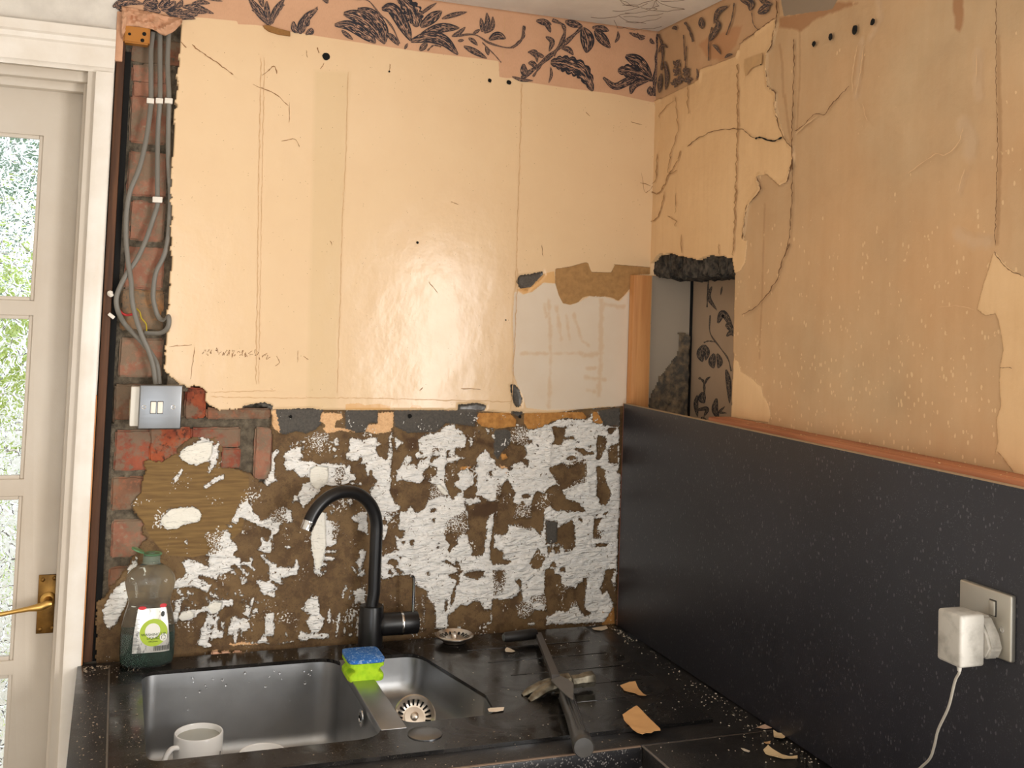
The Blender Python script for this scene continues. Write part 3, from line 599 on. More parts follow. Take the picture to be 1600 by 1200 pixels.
o = mesh_obj('torn_wallpaper_flap', bm, TORN, wall_back); sol = o.modifiers.new('s', 'SOLIDIFY'); sol.thickness = .0015
bm = bmesh.new(); add_box(bm, at('Y', .0, 181, 60)[0], at('Y', .0, 193, 60)[0], -.004, .03, at('Y', 0, 186, 96)[2], at('Y', 0, 186, 18)[2], .002)
mesh_obj('wallpaper_return', bm, TORN, wall_back)

# ---------------------------------------------------------------- thin marks and printed leaves
def ribbons(wall, lines, mat, name, parent, h=.0010, jit=.5, seed=1):
    rnd = random.Random(seed); bm = bmesh.new()
    for pts, wpx in lines:
        S = smooth_line(pts, 6); L = [np.array(S[0], float)]
        for q in S[1:]:
            b0 = L[-1]; k_ = max(1, int(np.linalg.norm(q-b0)/3.2))
            for i_ in range(1, k_+1): L.append(b0+(q-b0)*i_/k_)
        ph = rnd.uniform(0, 99)
        L = [q+jit*3*np.array([noise.noise(Vector((q[0]*.13, q[1]*.13, ph))), noise.noise(Vector((q[0]*.13, q[1]*.13, ph+9)))])+np.array([rnd.uniform(-jit, jit), rnd.uniform(-jit, jit)])*.6 for q in L]
        prev = None
        for i, p in enumerate(L):
            d = L[min(i+1, len(L)-1)]-L[max(i-1, 0)]; n = np.array([-d[1], d[0]]); n = n/(np.linalg.norm(n)+1e-9)
            w_ = wpx/2*(.3+.8*rnd.random())*(.4 if i in (0, len(L)-1) else 1)
            hh = h if not callable(h) else h(*p)
            a = bm.verts.new(wall.pos(*wall.uv(*(p+n*w_)), hh)); b = bm.verts.new(wall.pos(*wall.uv(*(p-n*w_)), hh))
            if prev: bm.faces.new((prev[0], prev[1], b, a))
            prev = (a, b)
    bmesh.ops.recalc_face_normals(bm, faces=bm.faces)
    return mesh_obj(name, bm, mat, parent, smooth=False)
def crop_lines(items, ox, oy, s_):
    return [([(ox+x/s_, oy+y/s_) for x, y in pts], wd/s_) for pts, wd in items]
def PL(txt):
    """'x,y x,y:w | ...' -> [(pts, w)]"""
    out = []
    for part in txt.replace('\n', ' ').split('|'):
        if part.strip():
            a, b = part.rsplit(':', 1); out.append(([tuple(float(k) for k in q.split(',')) for q in a.split()], float(b)))
    return out
def leaf_mat(name, ground, ink, dens=.43):
    s = NT(name); uv = s.n('ShaderNodeUVMap').outputs[0]
    sep = s.n('ShaderNodeSeparateXYZ'); s.put(sep.inputs[0], uv); u, v = sep.outputs[0], sep.outputs[1]
    nz = s.n('ShaderNodeTexNoise'); s.put(nz.inputs['Vector'], s.mul(uv, (2.2, 9, 1))); nz.inputs['Scale'].default_value = 1; nz.inputs['Detail'].default_value = 3
    rib = s.m_('LESS_THAN', s.m_('ABSOLUTE', v), .07); edge = s.m_('GREATER_THAN', s.m_('ABSOLUTE', v), .80)
    hatch = s.step(nz.outputs[0], .05, dens)
    f = s.m_('MAXIMUM', hatch, edge); f = s.m_('MULTIPLY', f, s.m_('SUBTRACT', 1, s.m_('MULTIPLY', rib, .6)))
    return s.out(s.mix(f, srgb(*ground), srgb(*ink)), .7)
def leaves(wall, items, mat, name, parent, h0=.0016):
    bm = bmesh.new(); uvl = bm.loops.layers.uv.new('UVMap'); rnd = random.Random(4)
    for k, (pts, wd) in enumerate(items):
        wd *= 1.14; serr = wd > 22 and rnd.random() < .5 and len(pts) > 2
        L = smooth_line(pts, 8 if len(pts) > 2 else 10); n_ = len(L); ln = sum(np.linalg.norm(b-a) for a, b in zip(L, L[1:]))
        stem = ln > wd*7; prev = None; acc = 0
        for i, p in enumerate(L):
            t = i/(n_-1); d = L[min(i+1, n_-1)]-L[max(i-1, 0)]; n = np.array([-d[1], d[0]]); n /= np.linalg.norm(n)+1e-9
            if i: acc += np.linalg.norm(p-L[i-1])
            pr = (.75+.25*math.sin(t*20)) if stem else max(.04, math.sin(math.pi*min(1, t*.93+.05))**.75)
            w_ = wd/2*pr*(1-(.24 if serr and i % 3 == 0 else 0)); row = []
            for q in (-1, -.33, .33, 1):
                row.append((bm.verts.new(wall.pos(*wall.uv(*(p+n*w_*q)), h0+.00003*(k % 20))), acc/max(wd, 6), q+k*.0))
            if prev:
                for a in range(3):
                    f = bm.faces.new((prev[a][0], row[a][0], row[a+1][0], prev[a+1][0]))
                    for lp, src in zip(f.loops, (prev[a], row[a], row[a+1], prev[a+1])): lp[uvl].uv = (src[1]+k*3.7, src[2])
            prev = row
    bmesh.ops.recalc_face_normals(bm, faces=bm.faces)
    return mesh_obj(name, bm, mat, parent, smooth=False)
LEAF = leaf_mat('engraved_print', (206, 160, 128), (34, 33, 42))
L = []
L += crop_lines(PL('''180,165 280,170 400,240 450,285:64 | 240,90 330,110 430,180 510,290:80 | 330,60 420,90 500,190 515,280:60 | 225,200 260,230 300,262:26 | 520,220 560,250 600,300:34
| 310,-6 400,5 480,100 520,130 570,200 605,290:12 | 490,60 560,60 640,180 680,270:72 | 600,-20 680,60 710,120 720,180:112 | 745,180 820,120 885,75:62 | 750,225 880,185 1000,185:56 | 885,125 960,100 1050,80:28 | 735,105 790,60 850,20:20
| 680,272 800,245 900,270 990,360:72 | 960,240 1100,230 1200,285 1330,315 1400,270 1425,170:13 | 1150,212 1150,170 1140,120:28 | 1165,215 1185,150 1180,85:30 | 1165,220 1215,180 1220,110:28 | 1195,262 1250,235 1305,255:46
| 950,242 1000,215 1040,180:25 | 1090,225 1135,195:20 | 990,270 1030,265:18 | 1060,250 1090,270 1120,300:25 | 1030,305 1100,340 1180,385:36 | 1150,280 1230,360 1275,412:7 | 1175,305 1185,335 1190,365:25
| 640,325 660,285:16 | 740,335 790,280:36 | 790,335 830,300 880,308:10 | 1450,345 1500,345 1512,412:26 | 1505,140 1560,145 1592,195:32 | 0,105 40,80 68,45:16 | -20,150 0,160 10,110:26 | -10,230 20,205 30,185:30 | 100,0 125,10 140,0:16'''), 480, 0, 4.2105)
L += crop_lines(PL('''-20,60 40,30 120,15 230,35:60 | 60,90 20,60 0,20:30 | 230,40 300,10 360,30:60 | 240,60 300,90 380,100:70 | 360,60 420,20 440,-20:60 | 380,80 460,60 500,10:70 | 420,100 500,110 560,80:60 | 480,120 560,130 660,150:60 | 560,100 640,115 690,125:50
| 560,60 640,60 700,70 820,115:50 | 600,90 700,100 760,110:30 | 640,30 720,20 790,30:34 | 760,-10 830,0 895,12:20 | 300,40 330,60 340,90:40 | 500,60 540,40 560,0:40 | 540,140 600,150 670,160:24
| 1290,215 1200,100 1110,-20:60 | 1285,210 1265,100 1262,10:44 | 1290,205 1340,90 1410,-10:50 | 1290,212 1220,150 1145,80:24 | 1300,200 1360,100 1405,38:20 | 1230,60 1215,0 1220,-30:40 | 1490,268 1485,230 1490,180:38 | 1540,285 1560,200 1620,110:64'''), 180, 0, 5.333)
L += crop_lines(PL('''290,205 310,120 385,55:44 | 265,205 240,180 232,135:36 | 330,215 345,200 352,180:30 | 430,-10 440,10 450,22:20 | 300,140 340,85:20'''), 400, 0, 4)
L += crop_lines(PL('''75,165 65,240 0,298:18 | 150,130 200,140 245,155:36 | 200,140 225,170 240,205:25 | 60,490 200,380 330,270 440,170:28 | 130,480 180,410 250,340:14 | 250,125 318,160 322,230 255,350:22
| 440,175 470,250 465,332:76 | 515,190 560,240 612,300:56 | 500,172 560,180 605,195:36 | 330,135 380,150 440,165:40 | 210,230 250,262 230,322:28 | 105,325 150,350 150,375:24 | 160,330 180,350 200,352:22 | 70,400 75,450 95,470:40 | 100,395 130,400 160,440:30
| 240,390 330,400 440,450 503,570:104 | 305,300 350,310 382,345:30 | 240,420 245,470 228,520:16 | 642,268 662,235 660,195:18 | 730,205 780,225 832,228:20 | 780,205 800,240 830,240:18 | 865,240 870,260 890,275:20
| 568,485 640,540 720,510 790,480 880,508:46 | 660,440 760,450 885,500:86 | 708,350 790,390 872,485:68 | 740,588 765,530 860,500:38 | 915,212 903,400 880,600:30 | 870,600 862,570 860,540:36 | 0,480 60,500 130,505:20'''), 800, 0, 4)
LB = leaves(WB, L, LEAF, 'printed_flowers', parts[0])
MARK = simple('scratch_brown', (150, 106, 66), .8); MARK2 = simple('seam_tan', (214, 174, 126), .5); HOLE = M['dark']
ribbons(WB, [([(300, 70), (318, 84), (330, 92), (350, 106), (365, 117)], 1.8), ([(395, 132), (430, 147), (450, 165)], 1.4), ([(452, 160), (452, 192)], 1.0), ([(410, 118), (428, 104), (432, 116)], 1.6), ([(496, 74), (499, 83)], 2), ([(440, 220), (460, 218), (468, 230)], 1), ([(264, 542), (300, 539)], 1.2), ([(304, 541), (302, 560), (298, 592)], 1), ([(478, 78), (480, 90)], 1), ([(500, 108), (506, 98)], 1), ([(609, 100), (609, 113)], 1.4), ([(283, 64), (291, 75)], 1.6), ([(516, 376), (518, 384)], 1), ([(704, 315), (716, 320)], 1), ([(670, 440), (684, 458)], 1.2), ([(720, 607), (750, 608)], 1.6), ([(655, 610), (661, 606)], 1.6), ([(846, 382), (848, 400)], 1.2), ([(915, 175), (922, 182)], 1), ([(985, 190), (1003, 195)], 1), ([(1000, 285), (1016, 290)], 1.2), ([(1002, 270), (1008, 300), (1020, 290)], .9)], MARK, 'scratches', parts[1])
ribbons(WB, [([(408, 90), (404, 300), (400, 600)], 1.6), ([(413, 90), (409, 300), (404, 600)], 1.0), ([(815, 130), (807, 400), (804, 455)], 1.4), ([(809, 420), (801, 600), (798, 640)], 1.2), ([(537, 300), (532, 450), (527, 615)], 1.2), ([(330, 620), (440, 622), (560, 622), (800, 628)], 1.4), ([(330, 613), (430, 610)], 1.4), ([(788, 25), (787, 60), (785, 95)], .8), ([(544, 112), (541, 220), (538, 300)], 1.0)], MARK2, 'paint_seams', parts[1], h=.0012)
rnd = random.Random(9)
# pencilled scrawl low on the painted plaster, illegible marks only
sl = []
for x in list(range(318, 345, 6))+list(range(348, 424, 7)):
    for _ in range(2):
        a, b = x+rnd.uniform(-2, 2), 550+(x-318)*.05+rnd.uniform(-3, 3); sl.append(([(a, b), (a+rnd.uniform(-3, 4), b+rnd.uniform(-6, 6)), (a+rnd.uniform(0, 6), b+rnd.uniform(-4, 4))], .8))
sl += [([(432, 556), (436, 566), (430, 572)], .9), ([(466, 548), (464, 566)], .9), ([(474, 556), (482, 562)], 1.2)]
ribbons(WB, sl, MARK, 'pencil_marks', parts[1])
def holes(wall, items, parent, name='screw_hole', h=.0018):
    for x, y, r in items:
        bm = bmesh.new(); c = wall.uv(x, y); k = 12; vs_ = []
        rr = r/690
        ring = [(c[0]+rr*math.cos(2*math.pi*i/k)*(.85+.3*rnd.random()), c[1]+rr*math.sin(2*math.pi*i/k)*(.85+.3*rnd.random())) for i in range(k)]
        bm.faces.new([bm.verts.new(wall.pos(*q, h)) for q in ring]); mesh_obj(name, bm, HOLE, parent, smooth=False)
holes(WB, [(509, 88, 6), (765, 126, 3.5), (795, 129, 4), (652, 379, 2.2), (454, 651, 2.5), (640, 650, 3.6), (812, 651, 2.6), (608, 112, 1.6), (790, 500, 1.2)], parts[1])
# scorched cardboard tab under the paper edge
bm = bmesh.new(); P_ = [(411, 41), (418, 40), (437, 46), (453, 50), (453, 57), (436, 55), (420, 50), (413, 45)]
bm.faces.new([bm.verts.new(WB.pos(*WB.uv(*p), .006)) for p in P_]); r = bmesh.ops.extrude_face_region(bm, geom=list(bm.faces)); bmesh.ops.translate(bm, verts=[v for v in r['geom'] if isinstance(v, bmesh.types.BMVert)], vec=(0, .005, 0))
bmesh.ops.recalc_face_normals(bm, faces=bm.faces); mesh_obj('torn_fibre_strip', bm, simple('fibre', (170, 120, 62), .8, var=.5, vs=180), parts[1], smooth=False)

# ---------------------------------------------------------------- right wall
WR = Wall('X', 0.0)
R_PAPER = [[(1010, 60), (1010, 160), (1026, 158), (1060, 141), (1094, 125), (1096, 109), (1152, 89), (1158, 68), (1212, 31), (1217, 10), (1225, -40), (1010, -40)]]
R_CREAM = [[(1010, 150), (1026, 158), (1060, 141), (1094, 125), (1096, 109), (1152, 89), (1158, 68), (1212, 30), (1215, 38), (1208, 70), (1200, 84), (1199, 110), (1202, 135), (1214, 146), (1214, 172), (1225, 210), (1226, 215), (1240, 230), (1241, 250), (1232, 285), (1220, 290), (1200, 272), (1186, 275), (1185, 282), (1190, 297), (1172, 320), (1167, 335), (1162, 375), (1167, 376), (1167, 385), (1165, 410), (1157, 423), (1148, 428), (1010, 440)],
           [(1147, 560), (1154, 565), (1157, 580), (1175, 592), (1190, 605), (1192, 617), (1200, 630), (1205, 650), (1202, 660), (1142, 652)],
           [(1557, 394), (1565, 405), (1579, 420), (1600, 433), (1720, 450), (1720, 800), (1590, 745), (1560, 705), (1555, 710), (1560, 690), (1557, 656), (1565, 633), (1562, 604), (1563, 572), (1568, 548), (1565, 525), (1559, 496), (1556, 490), (1541, 493), (1527, 484), (1535, 452), (1547, 417), (1553, 395)]]
R_GREY = [[(1217, -20), (1225, 25), (1300, 15), (1320, -20)]]
R_STAIN = C('70,110 300,60 420,10 560,20 300,120 210,200 160,180 70,170', 1200, 0, 4)+[[(1092, 70), (1110, 55), (1130, 50), (1148, 42), (1160, 40), (1150, 70), (1130, 95), (1105, 90)]]+[[(1488, -10), (1505, -10), (1506, 30), (1500, 50), (1492, 45)]]
R_DRIP = [([(1218, 70), (1222, 100), (1224, 150)], .004), ([(1250, 48), (1250, 110), (1245, 200)], .003), ([(1560, 60), (1563, 225), (1558, 380)], .004), ([(1226, 150), (1232, 200), (1236, 220)], .004), ([(1195, 320), (1190, 480), (1186, 560)], .003)]
R_PALE = [([(1347, 65), (1343, 100), (1338, 148)], .007), ([(1372, 0), (1376, 30), (1360, 60)], .006), ([(1529, 85), (1528, 120), (1530, 150)], .010), ([(1505, 195), (1518, 220), (1515, 240)], .014), ([(1497, 365), (1520, 378), (1545, 378)], .010), ([(1510, 270), (1500, 300)], .004)]
us2 = np.arange(-.012, 1.335, .003); vs2 = np.arange(1.30, 2.4001, .003); vs2[-1] = 2.402
U2, V2 = np.meshgrid(us2, vs2, indexing='ij')
B = {}
un2 = lambda p: union(U2, V2, WR, p)
B['paper'] = un2(R_PAPER); B['cream'] = un2(R_CREAM); B['grey'] = un2(R_GREY); B['stain'] = un2(R_STAIN)
B['drip'] = strokes(U2, V2, WR, R_DRIP); B['pale'] = strokes(U2, V2, WR, R_PALE)
f1 = vnoise(U2, V2, 130, 4, 13)-.5; f3 = vnoise(U2, V2, 9, 3, 18)-.5; f2 = vnoise(U2, V2, 30, 4, 19)-.5
curl = np.exp(-((np.clip(B['cream'], 0, 1)/.006)**2))*(B['cream'] > -.001)*(vnoise(U2, V2, 14, 2, 33) > .45)
H2 = .002*f3+.0012*f2+sm(B['cream']+f1*.004, .003)*.0016+curl*.004*(V2 > 1.85)-sm(B['pale'], .004)*.001
# the hatch hole and its broken plaster top
NICHE = [(1018, 440), (1018, 412), (1028, 398), (1050, 396), (1068, 401), (1089, 406), (1110, 398), (1130, 400), (1145, 404), (1149, 428), (1148, 430), (1143, 700), (1005, 700)]
cu2, cv2 = (us2[:-1]+us2[1:])/2, (vs2[:-1]+vs2[1:])/2
UC2, VC2 = np.meshgrid(cu2, cv2, indexing='ij')
nh = union(UC2, VC2, WR, [NICHE])
reg2 = np.full(UC2.shape, 1); reg2[union(UC2, VC2, WR, R_PAPER) > 0] = 0; reg2[union(UC2, VC2, WR, R_CREAM) > 0] = 2
reg2[(nh+(vnoise(UC2, VC2, 60, 3, 23)-.5)*.006 > 0)] = -1
reg2[(UC2 < .397) & (VC2 < 1.77)] = -1
def wall_right_material():
    s = NT('layered_right_wall'); nf = s.noise(260, 5); nm = s.noise(60, 5); nb = s.noise(7, 6); nl = s.noise(2.4, 4)
    tan = s.mix(s.step(nb, .5, .5), srgb(208, 177, 138), srgb(186, 155, 118))
    tan = s.mix(s.m_('MULTIPLY', s.step(nl, .3, .5), .6), tan, srgb(214, 166, 118))
    tan = s.mix(s.m_('MULTIPLY', s.step(s.noise(1, 4, st=(40, 40, 5)), .3, .55), .12), tan, srgb(180, 130, 82))
    sep = s.n('ShaderNodeSeparateXYZ'); s.put(sep.inputs[0], s.pos)
    lowz = s.n('ShaderNodeMapRange'); s.put(lowz.inputs[0], sep.outputs[2]); lowz.inputs[1].default_value = 2.0; lowz.inputs[2].default_value = 1.45
    spl = s.m_('MULTIPLY', s.m_('LESS_THAN', s.voro(105, st=(1, 1, .55)), .24), s.m_('GREATER_THAN', s.m_('ADD', s.noise(26, 3), s.m_('MULTIPLY', lowz.outputs[0], .20)), .64))
    tan = s.mix(s.m_('MULTIPLY', spl, .6), tan, srgb(236, 204, 156))
    tan = s.mix(s.m_('MULTIPLY', s.mask('stain', nm, .01, .006), .7), tan, srgb(160, 106, 64))
    tan = s.mix(s.m_('MULTIPLY', s.mask('drip', nm, .008, .004), .32), tan, srgb(150, 104, 58))
    tan = s.mix(s.m_('MULTIPLY', s.mask('pale', nm, .016, .012), .45), tan, srgb(206, 176, 144))
    gm = s.mask('grey', nm, .006); tan = s.mix(gm, tan, srgb(150, 132, 112))
    cream = s.mix(s.step(nb, .5, .5), srgb(236, 198, 150), srgb(224, 184, 136))
    cream = s.mix(s.m_('MULTIPLY', s.step(s.noise(1, 4, st=(60, 60, 7)), .3, .56), .16), cream, srgb(206, 160, 112))
    cm = s.mask('cream', nf, .006, .001); col = s.mix(cm, tan, cream)
    paper = s.mix(s.step(nb, .5, .5), srgb(214, 172, 132), srgb(190, 150, 110))
    paper = s.mix(s.m_('MULTIPLY', s.mask('stain', nm, .01, .008), .6), paper, srgb(190, 132, 88))
    col = s.mix(s.step(s.attr('paper'), .0015), col, paper)
    rough = s.mixf(cm, .72, .45)
    h = s.m_('ADD', s.m_('MULTIPLY', cm, .7), s.m_('ADD', s.m_('MULTIPLY', nm, .6), s.m_('MULTIPLY', nf, .08)))
    return s.out(col, rough, 0, s.bump(h, .0014, .9))
MR_ = wall_right_material()
bm = bmesh.new()
add_box(bm, .0, .12, -1.32, .0, 0, 1.30); add_box(bm, .022, .12, -1.32, -.397, 1.30, 2.45); add_box(bm, .022, .12, -.397, .0, 1.82, 2.45)
add_box(bm, .0, .12, -1.52, -1.32, 0, 2.45); add_box(bm, .0, .12, -2.52, -1.52, 0, .96); add_box(bm, .0, .12, -2.52, -1.52, 1.88, 2.45); add_box(bm, .0, .12, -4.1, -2.52, 0, 2.45)
wall_right = tag(mesh_obj('wall_right', bm, M['room'], smooth=False), 'right wall of stained tan distemper with peeling cream paint', kind='structure')
pr = field_objects(WR, us2, vs2, H2, B, reg2, {0: ('wallpaper_remnant', MR_), 1: ('stained_plaster', MR_), 2: ('peeling_cream_paint', MR_)}, .022, wall_right)
L = crop_lines(PL('''930,580 935,520 942,460:28 | 970,562 978,470 965,382:24 | 945,440 950,300 925,215:14 | 925,330 950,285 985,300:18 | 1100,290 1090,480:7 | 1082,220 1090,380:7 | 1165,430 1172,470 1160,500:12 | 1090,140 1120,190 1142,262:15 | 1192,110 1195,150 1200,182:34
| 1360,40 1300,75 1272,150:30 | 1275,120 1300,160 1262,230 1242,260:30 | 1262,170 1242,250 1240,380:10 | 1265,280 1290,300 1318,342:18 | 1400,20 1385,120 1350,220:9 | 1440,0 1500,20 1500,70:44 | 1340,365 1365,345 1392,342:16 | 1550,85 1590,60 1620,40:48 | 1510,80 1520,150 1550,190:5 | 1010,180 1030,175 1040,190:20 | 1560,0 1600,20 1640,30:30'''), 800, 0, 4)
for cx, cy in ((1040, 400), (1040, 450), (1100, 450), (1060, 500), (1030, 520), (1110, 500)):
    for k in range(4):
        a = k*1.57+cx; L += crop_lines([([(cx, cy), (cx+14*math.cos(a), cy+14*math.sin(a)), (cx+30*math.cos(a+.6), cy+30*math.sin(a+.6))], 16)], 800, 0, 4)
leaves(WR, L, leaf_mat('engraved_print_faded', (190, 150, 112), (60, 54, 58)), 'printed_flowers', pr[0], .0045)
CRK_SHADE = simple('crack_edge_shade', (112, 78, 48), .9); CRL = simple('crack_chalk', (222, 186, 142), .9)
hr = lambda x, y: .0046
ribbons(WR, [([(1243, 60), (1243, 120), (1240, 200), (1240, 230), (1241, 290), (1237, 362), (1230, 400)], 1.6), ([(1236, 380), (1221, 422), (1218, 437), (1187, 477), (1162, 492)], 1.6), ([(1245, 205), (1260, 195), (1275, 178), (1290, 180), (1302, 165), (1315, 150), (1330, 135)], 1.4), ([(1075, 230), (1095, 215), (1125, 203), (1158, 202), (1170, 208), (1182, 217)], 1.3), ([(1214, 0), (1217, 20), (1214, 40), (1208, 70), (1200, 84)], 2.2), ([(1560, 0), (1560, 130), (1562, 225), (1558, 385)], 1.2), ([(1199, 110), (1202, 135), (1214, 146), (1214, 172), (1225, 212), (1240, 231)], 1.8), ([(1241, 250), (1232, 286)], 3.0), ([(1185, 276), (1190, 297), (1172, 320), (1167, 335), (1162, 375)], 2.0), ([(1157, 68), (1180, 52), (1212, 30)], 1.4), ([(1557, 394), (1565, 405), (1579, 420), (1600, 433)], 1.6), ([(1566, 574), (1575, 573), (1585, 576)], 1)], CRK_SHADE, 'cracks_and_edge_shade', pr[1], h=hr, jit=.7)  # real cracks, plus shade painted dark along the peeling cream edges
ribbons(WR, [([(1182, 217), (1188, 215), (1200, 218), (1212, 220), (1225, 215)], 3.2)], HOLE, 'cracks_and_edge_shade', pr[2], h=.0048)
ribbons(WR, [([(1422, 272), (1440, 258), (1465, 241), (1480, 243), (1500, 225), (1508, 200)], 1.4), ([(1510, 265), (1500, 300)], 2), ([(1350, 162), (1358, 190)], 1.4), ([(1343, 70), (1336, 110), (1334, 145)], 1.6), ([(1353, 70), (1346, 120), (1340, 150)], 1.6), ([(1247, 210), (1260, 197), (1280, 182)], 2.0), ([(1470, 480), (1500, 478), (1525, 484)], 1.2), ([(1529, 85), (1529, 120)], 1.4)], CRL, 'chalk_scratches', pr[1], h=hr)
ribbons(WR, [([(1056, 150), (1062, 200), (1052, 235), (1050, 250)], 1.2), ([(1058, 155), (1035, 175), (1033, 185)], 1.0), ([(1078, 135), (1077, 178)], 1.2), ([(1030, 240), (1026, 280), (1015, 290), (1003, 275), (1000, 270)], 1.6), ([(1066, 235), (1060, 255), (1048, 272), (1040, 290), (1030, 302), (1018, 300)], 2.2), ([(1050, 245), (1046, 270), (1060, 268)], 1.6), ([(1040, 300), (1036, 320), (1030, 340), (1012, 350)], 1.6), ([(1058, 300), (1057, 335)], 1.4), ([(1046, 338), (1057, 345), (1058, 355)], 1.6), ([(1010, 370), (1008, 384)], 2.4), ([(1066, 366), (1066, 395)], 1.2), ([(1155, 100), (1155, 200), (1152, 300), (1148, 400)], 2.2), ([(1125, 380), (1128, 400)], 1)], simple('faded_mark', (170, 130, 88), .8), 'scratches', pr[2], h=hr, jit=.9)
holes(WR, [(1275, 69, 4.2), (1301, 58, 4.8), (1339, 47, 6), (1367, 35, 4.5), (1171, 106, 2.6), (1192, 100, 2.4)], pr[1], h=.0052)
# little broken plate of filler round two screw holes
bm = bmesh.new(); bm.faces.new([bm.verts.new(WR.pos(*WR.uv(*p), .0062)) for p in ((1167, 93), (1195, 83), (1194, 100), (1179, 106), (1168, 120), (1166, 104))])
mesh_obj('plaster_plate', bm, simple('old_filler', (214, 172, 122), .8, var=.3, vs=90), pr[2], smooth=False)
# hatch recess: reveals, far board, dark void
bm = bmesh.new(); add_box(bm, .0, .118, .004, .05, .95, 1.83); cheek = mesh_obj('hatch_cheek', bm, simple('grey_limewash', (176, 162, 144), .8, var=.12, vs=8), wall_right, smooth=False)
bm = bmesh.new(); pts = [(1060, 517), (1081, 524), (1080, 545), (1076, 690), (1012, 690), (1014, 636), (1016, 620), (1032, 590), (1038, 580), (1050, 567), (1062, 545)]
q = [WB.uv(*p) for p in pts]; us3 = np.arange(.0, .118, .004); vs3 = np.arange(1.36, 1.66, .004); U3, V3 = np.meshgrid(us3, vs3, indexing='ij')
uc, vc = np.meshgrid(us3[:-1]+.002, vs3[:-1]+.002, indexing='ij'); r3 = np.where(poly_sdf(uc, vc, q)+(vnoise(uc, vc, 90, 3, 2)-.5)*.012 > 0, 0, -1)
CEM = (lambda s: s.out(s.mix(s.step(s.noise(60, 6), .3, .55), srgb(84, 78, 70), srgb(150, 128, 100)), .95, 0, s.bump(s.noise(120, 5), .004)))(NT('broken_cement'))
field_objects(WB, us3, vs3, .004+(vnoise(U3, V3, 50, 4, 6)-.5)*.012, {}, r3, {0: ('broken_cement', CEM)}, .01, wall_right)
bm.free(); bm = bmesh.new()
add_box(bm, .128, .14, -.50, .006, .95, 1.765); board = mesh_obj('papered_board', bm, simple('papered_board', (186, 160, 134), .75, var=.08), wall_right, smooth=False)
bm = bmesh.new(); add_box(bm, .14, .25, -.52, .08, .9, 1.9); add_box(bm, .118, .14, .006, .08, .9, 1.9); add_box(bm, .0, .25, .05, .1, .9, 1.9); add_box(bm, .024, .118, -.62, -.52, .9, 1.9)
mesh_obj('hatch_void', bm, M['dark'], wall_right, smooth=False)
bm = bmesh.new()
for i in range(9): rough_block(bm, .004+random.Random(i).uniform(0, .004), .12, -.006-.044*i-.046, -.004-.044*i, 1.764+random.Random(i).uniform(-.003, .006), 1.822, 0, .008, i+40, 7)
mesh_obj('broken_plaster_edge', bm, (lambda s: s.out(s.mix(s.step(s.noise(70, 6), .3, .55), srgb(34, 32, 30), srgb(92, 84, 74)), .95, 0, s.bump(s.noise(150, 5), .004)))(NT('sooty_rubble')), wall_right)
WN = Wall('X', .128)
L = crop_lines(PL('''630,200 625,300 620,400:7 | 650,270 632,340 682,420:16 | 625,270 632,320 640,350:12 | 715,270 705,325:7 | 688,500 722,440 785,540:26 | 735,510 760,520 785,562:26 | 742,582 770,560 792,582:18 | 640,450 640,560 700,650 750,720 772,800:6 | 600,622 630,612 675,618:6
| 600,635 580,690 592,742:30 | 605,635 620,680 612,732:22 | 665,690 652,740 662,782:28 | 685,690 700,740 690,782:22 | 740,790 755,870 762,1000:20 | 570,840 600,870 605,960:10 | 642,835 620,850 608,885:8 | 595,930 590,970 605,1000:30 | 560,950 552,1010 562,1085:18 | 550,1045 620,1035 602,1085:16
| 680,970 670,1040 690,1090:24 | 655,1020 675,1060 690,1092:22 | 732,1020 700,1055 745,1062:10 | 590,1085 600,1130 595,1200:30 | 700,1090 720,1130 700,1180:20'''), 950, 380, 4)
leaves(WN, [(p, w*1.45) for p, w in L], leaf_mat('engraved_print_grey', (170, 148, 124), (48, 46, 50)), 'printed_flowers', board, .0006)
# ---------------------------------------------------------------- rest of the room shell
def struct(o, label=None): return tag(o, label, kind='structure')
struct(box('ceiling', -3.0, .12, -4.2, .17, 2.402, 2.47, M['ceiling']), 'off-white stained ceiling')
struct(box('floor', -3.0, .12, -4.2, 3.0, -.05, 0, M['floor']))
struct(box('wall_left', -3.1, -3.0, -4.2, .17, 0, 2.47, M['room']))
bm = bmesh.new(); add_box(bm, -3.0, -2.2, -4.3, -4.2, 0, 2.47); add_box(bm, -.8, .12, -4.3, -4.2, 0, 2.47); add_box(bm, -2.2, -.8, -4.3, -4.2, 0, .12); add_box(bm, -2.2, -.8, -4.3, -4.2, 2.1, 2.47)
struct(mesh_obj('wall_rear', bm, M['room'], smooth=False))  # unseen wall, its opening made up to suit the added rear fill
wf = struct(box('window_1', .05, .09, -2.52, -2.48, .96, 1.88, M['white_gloss']))
for y0, y1, z0, z1 in ((-1.56, -1.52, .96, 1.88), (-2.48, -1.56, .96, .99), (-2.48, -1.56, 1.85, 1.88), (-2.035, -2.005, .99, 1.85)):
    box('window_frame', .05, .09, y0, y1, z0, z1, M['white_gloss'], wf)
# cobweb strands and grime in the ceiling corner
bm = bmesh.new(); rnd = random.Random(3)
for k in range(16):
    a = at('Z', 2.40, rnd.uniform(960, 1060), rnd.uniform(-10, 45)); pts = []
    d = rnd.uniform(0, 6.3)
    for i in range(6):
        pts.append((min(-.01, a[0]+.02*i*math.cos(d)+rnd.uniform(-.006, .006)), min(-.01, a[1]+.02*i*math.sin(d)+rnd.uniform(-.006, .006)), 2.399-.006*math.sin(i*.6)))
    add_tube(bm, pts, .0006, 4)
tag(mesh_obj('cobweb', bm, simple('cobweb', (116, 98, 84), .9)), 'dusty cobweb strands in the ceiling corner', 'cobweb', kind='stuff')

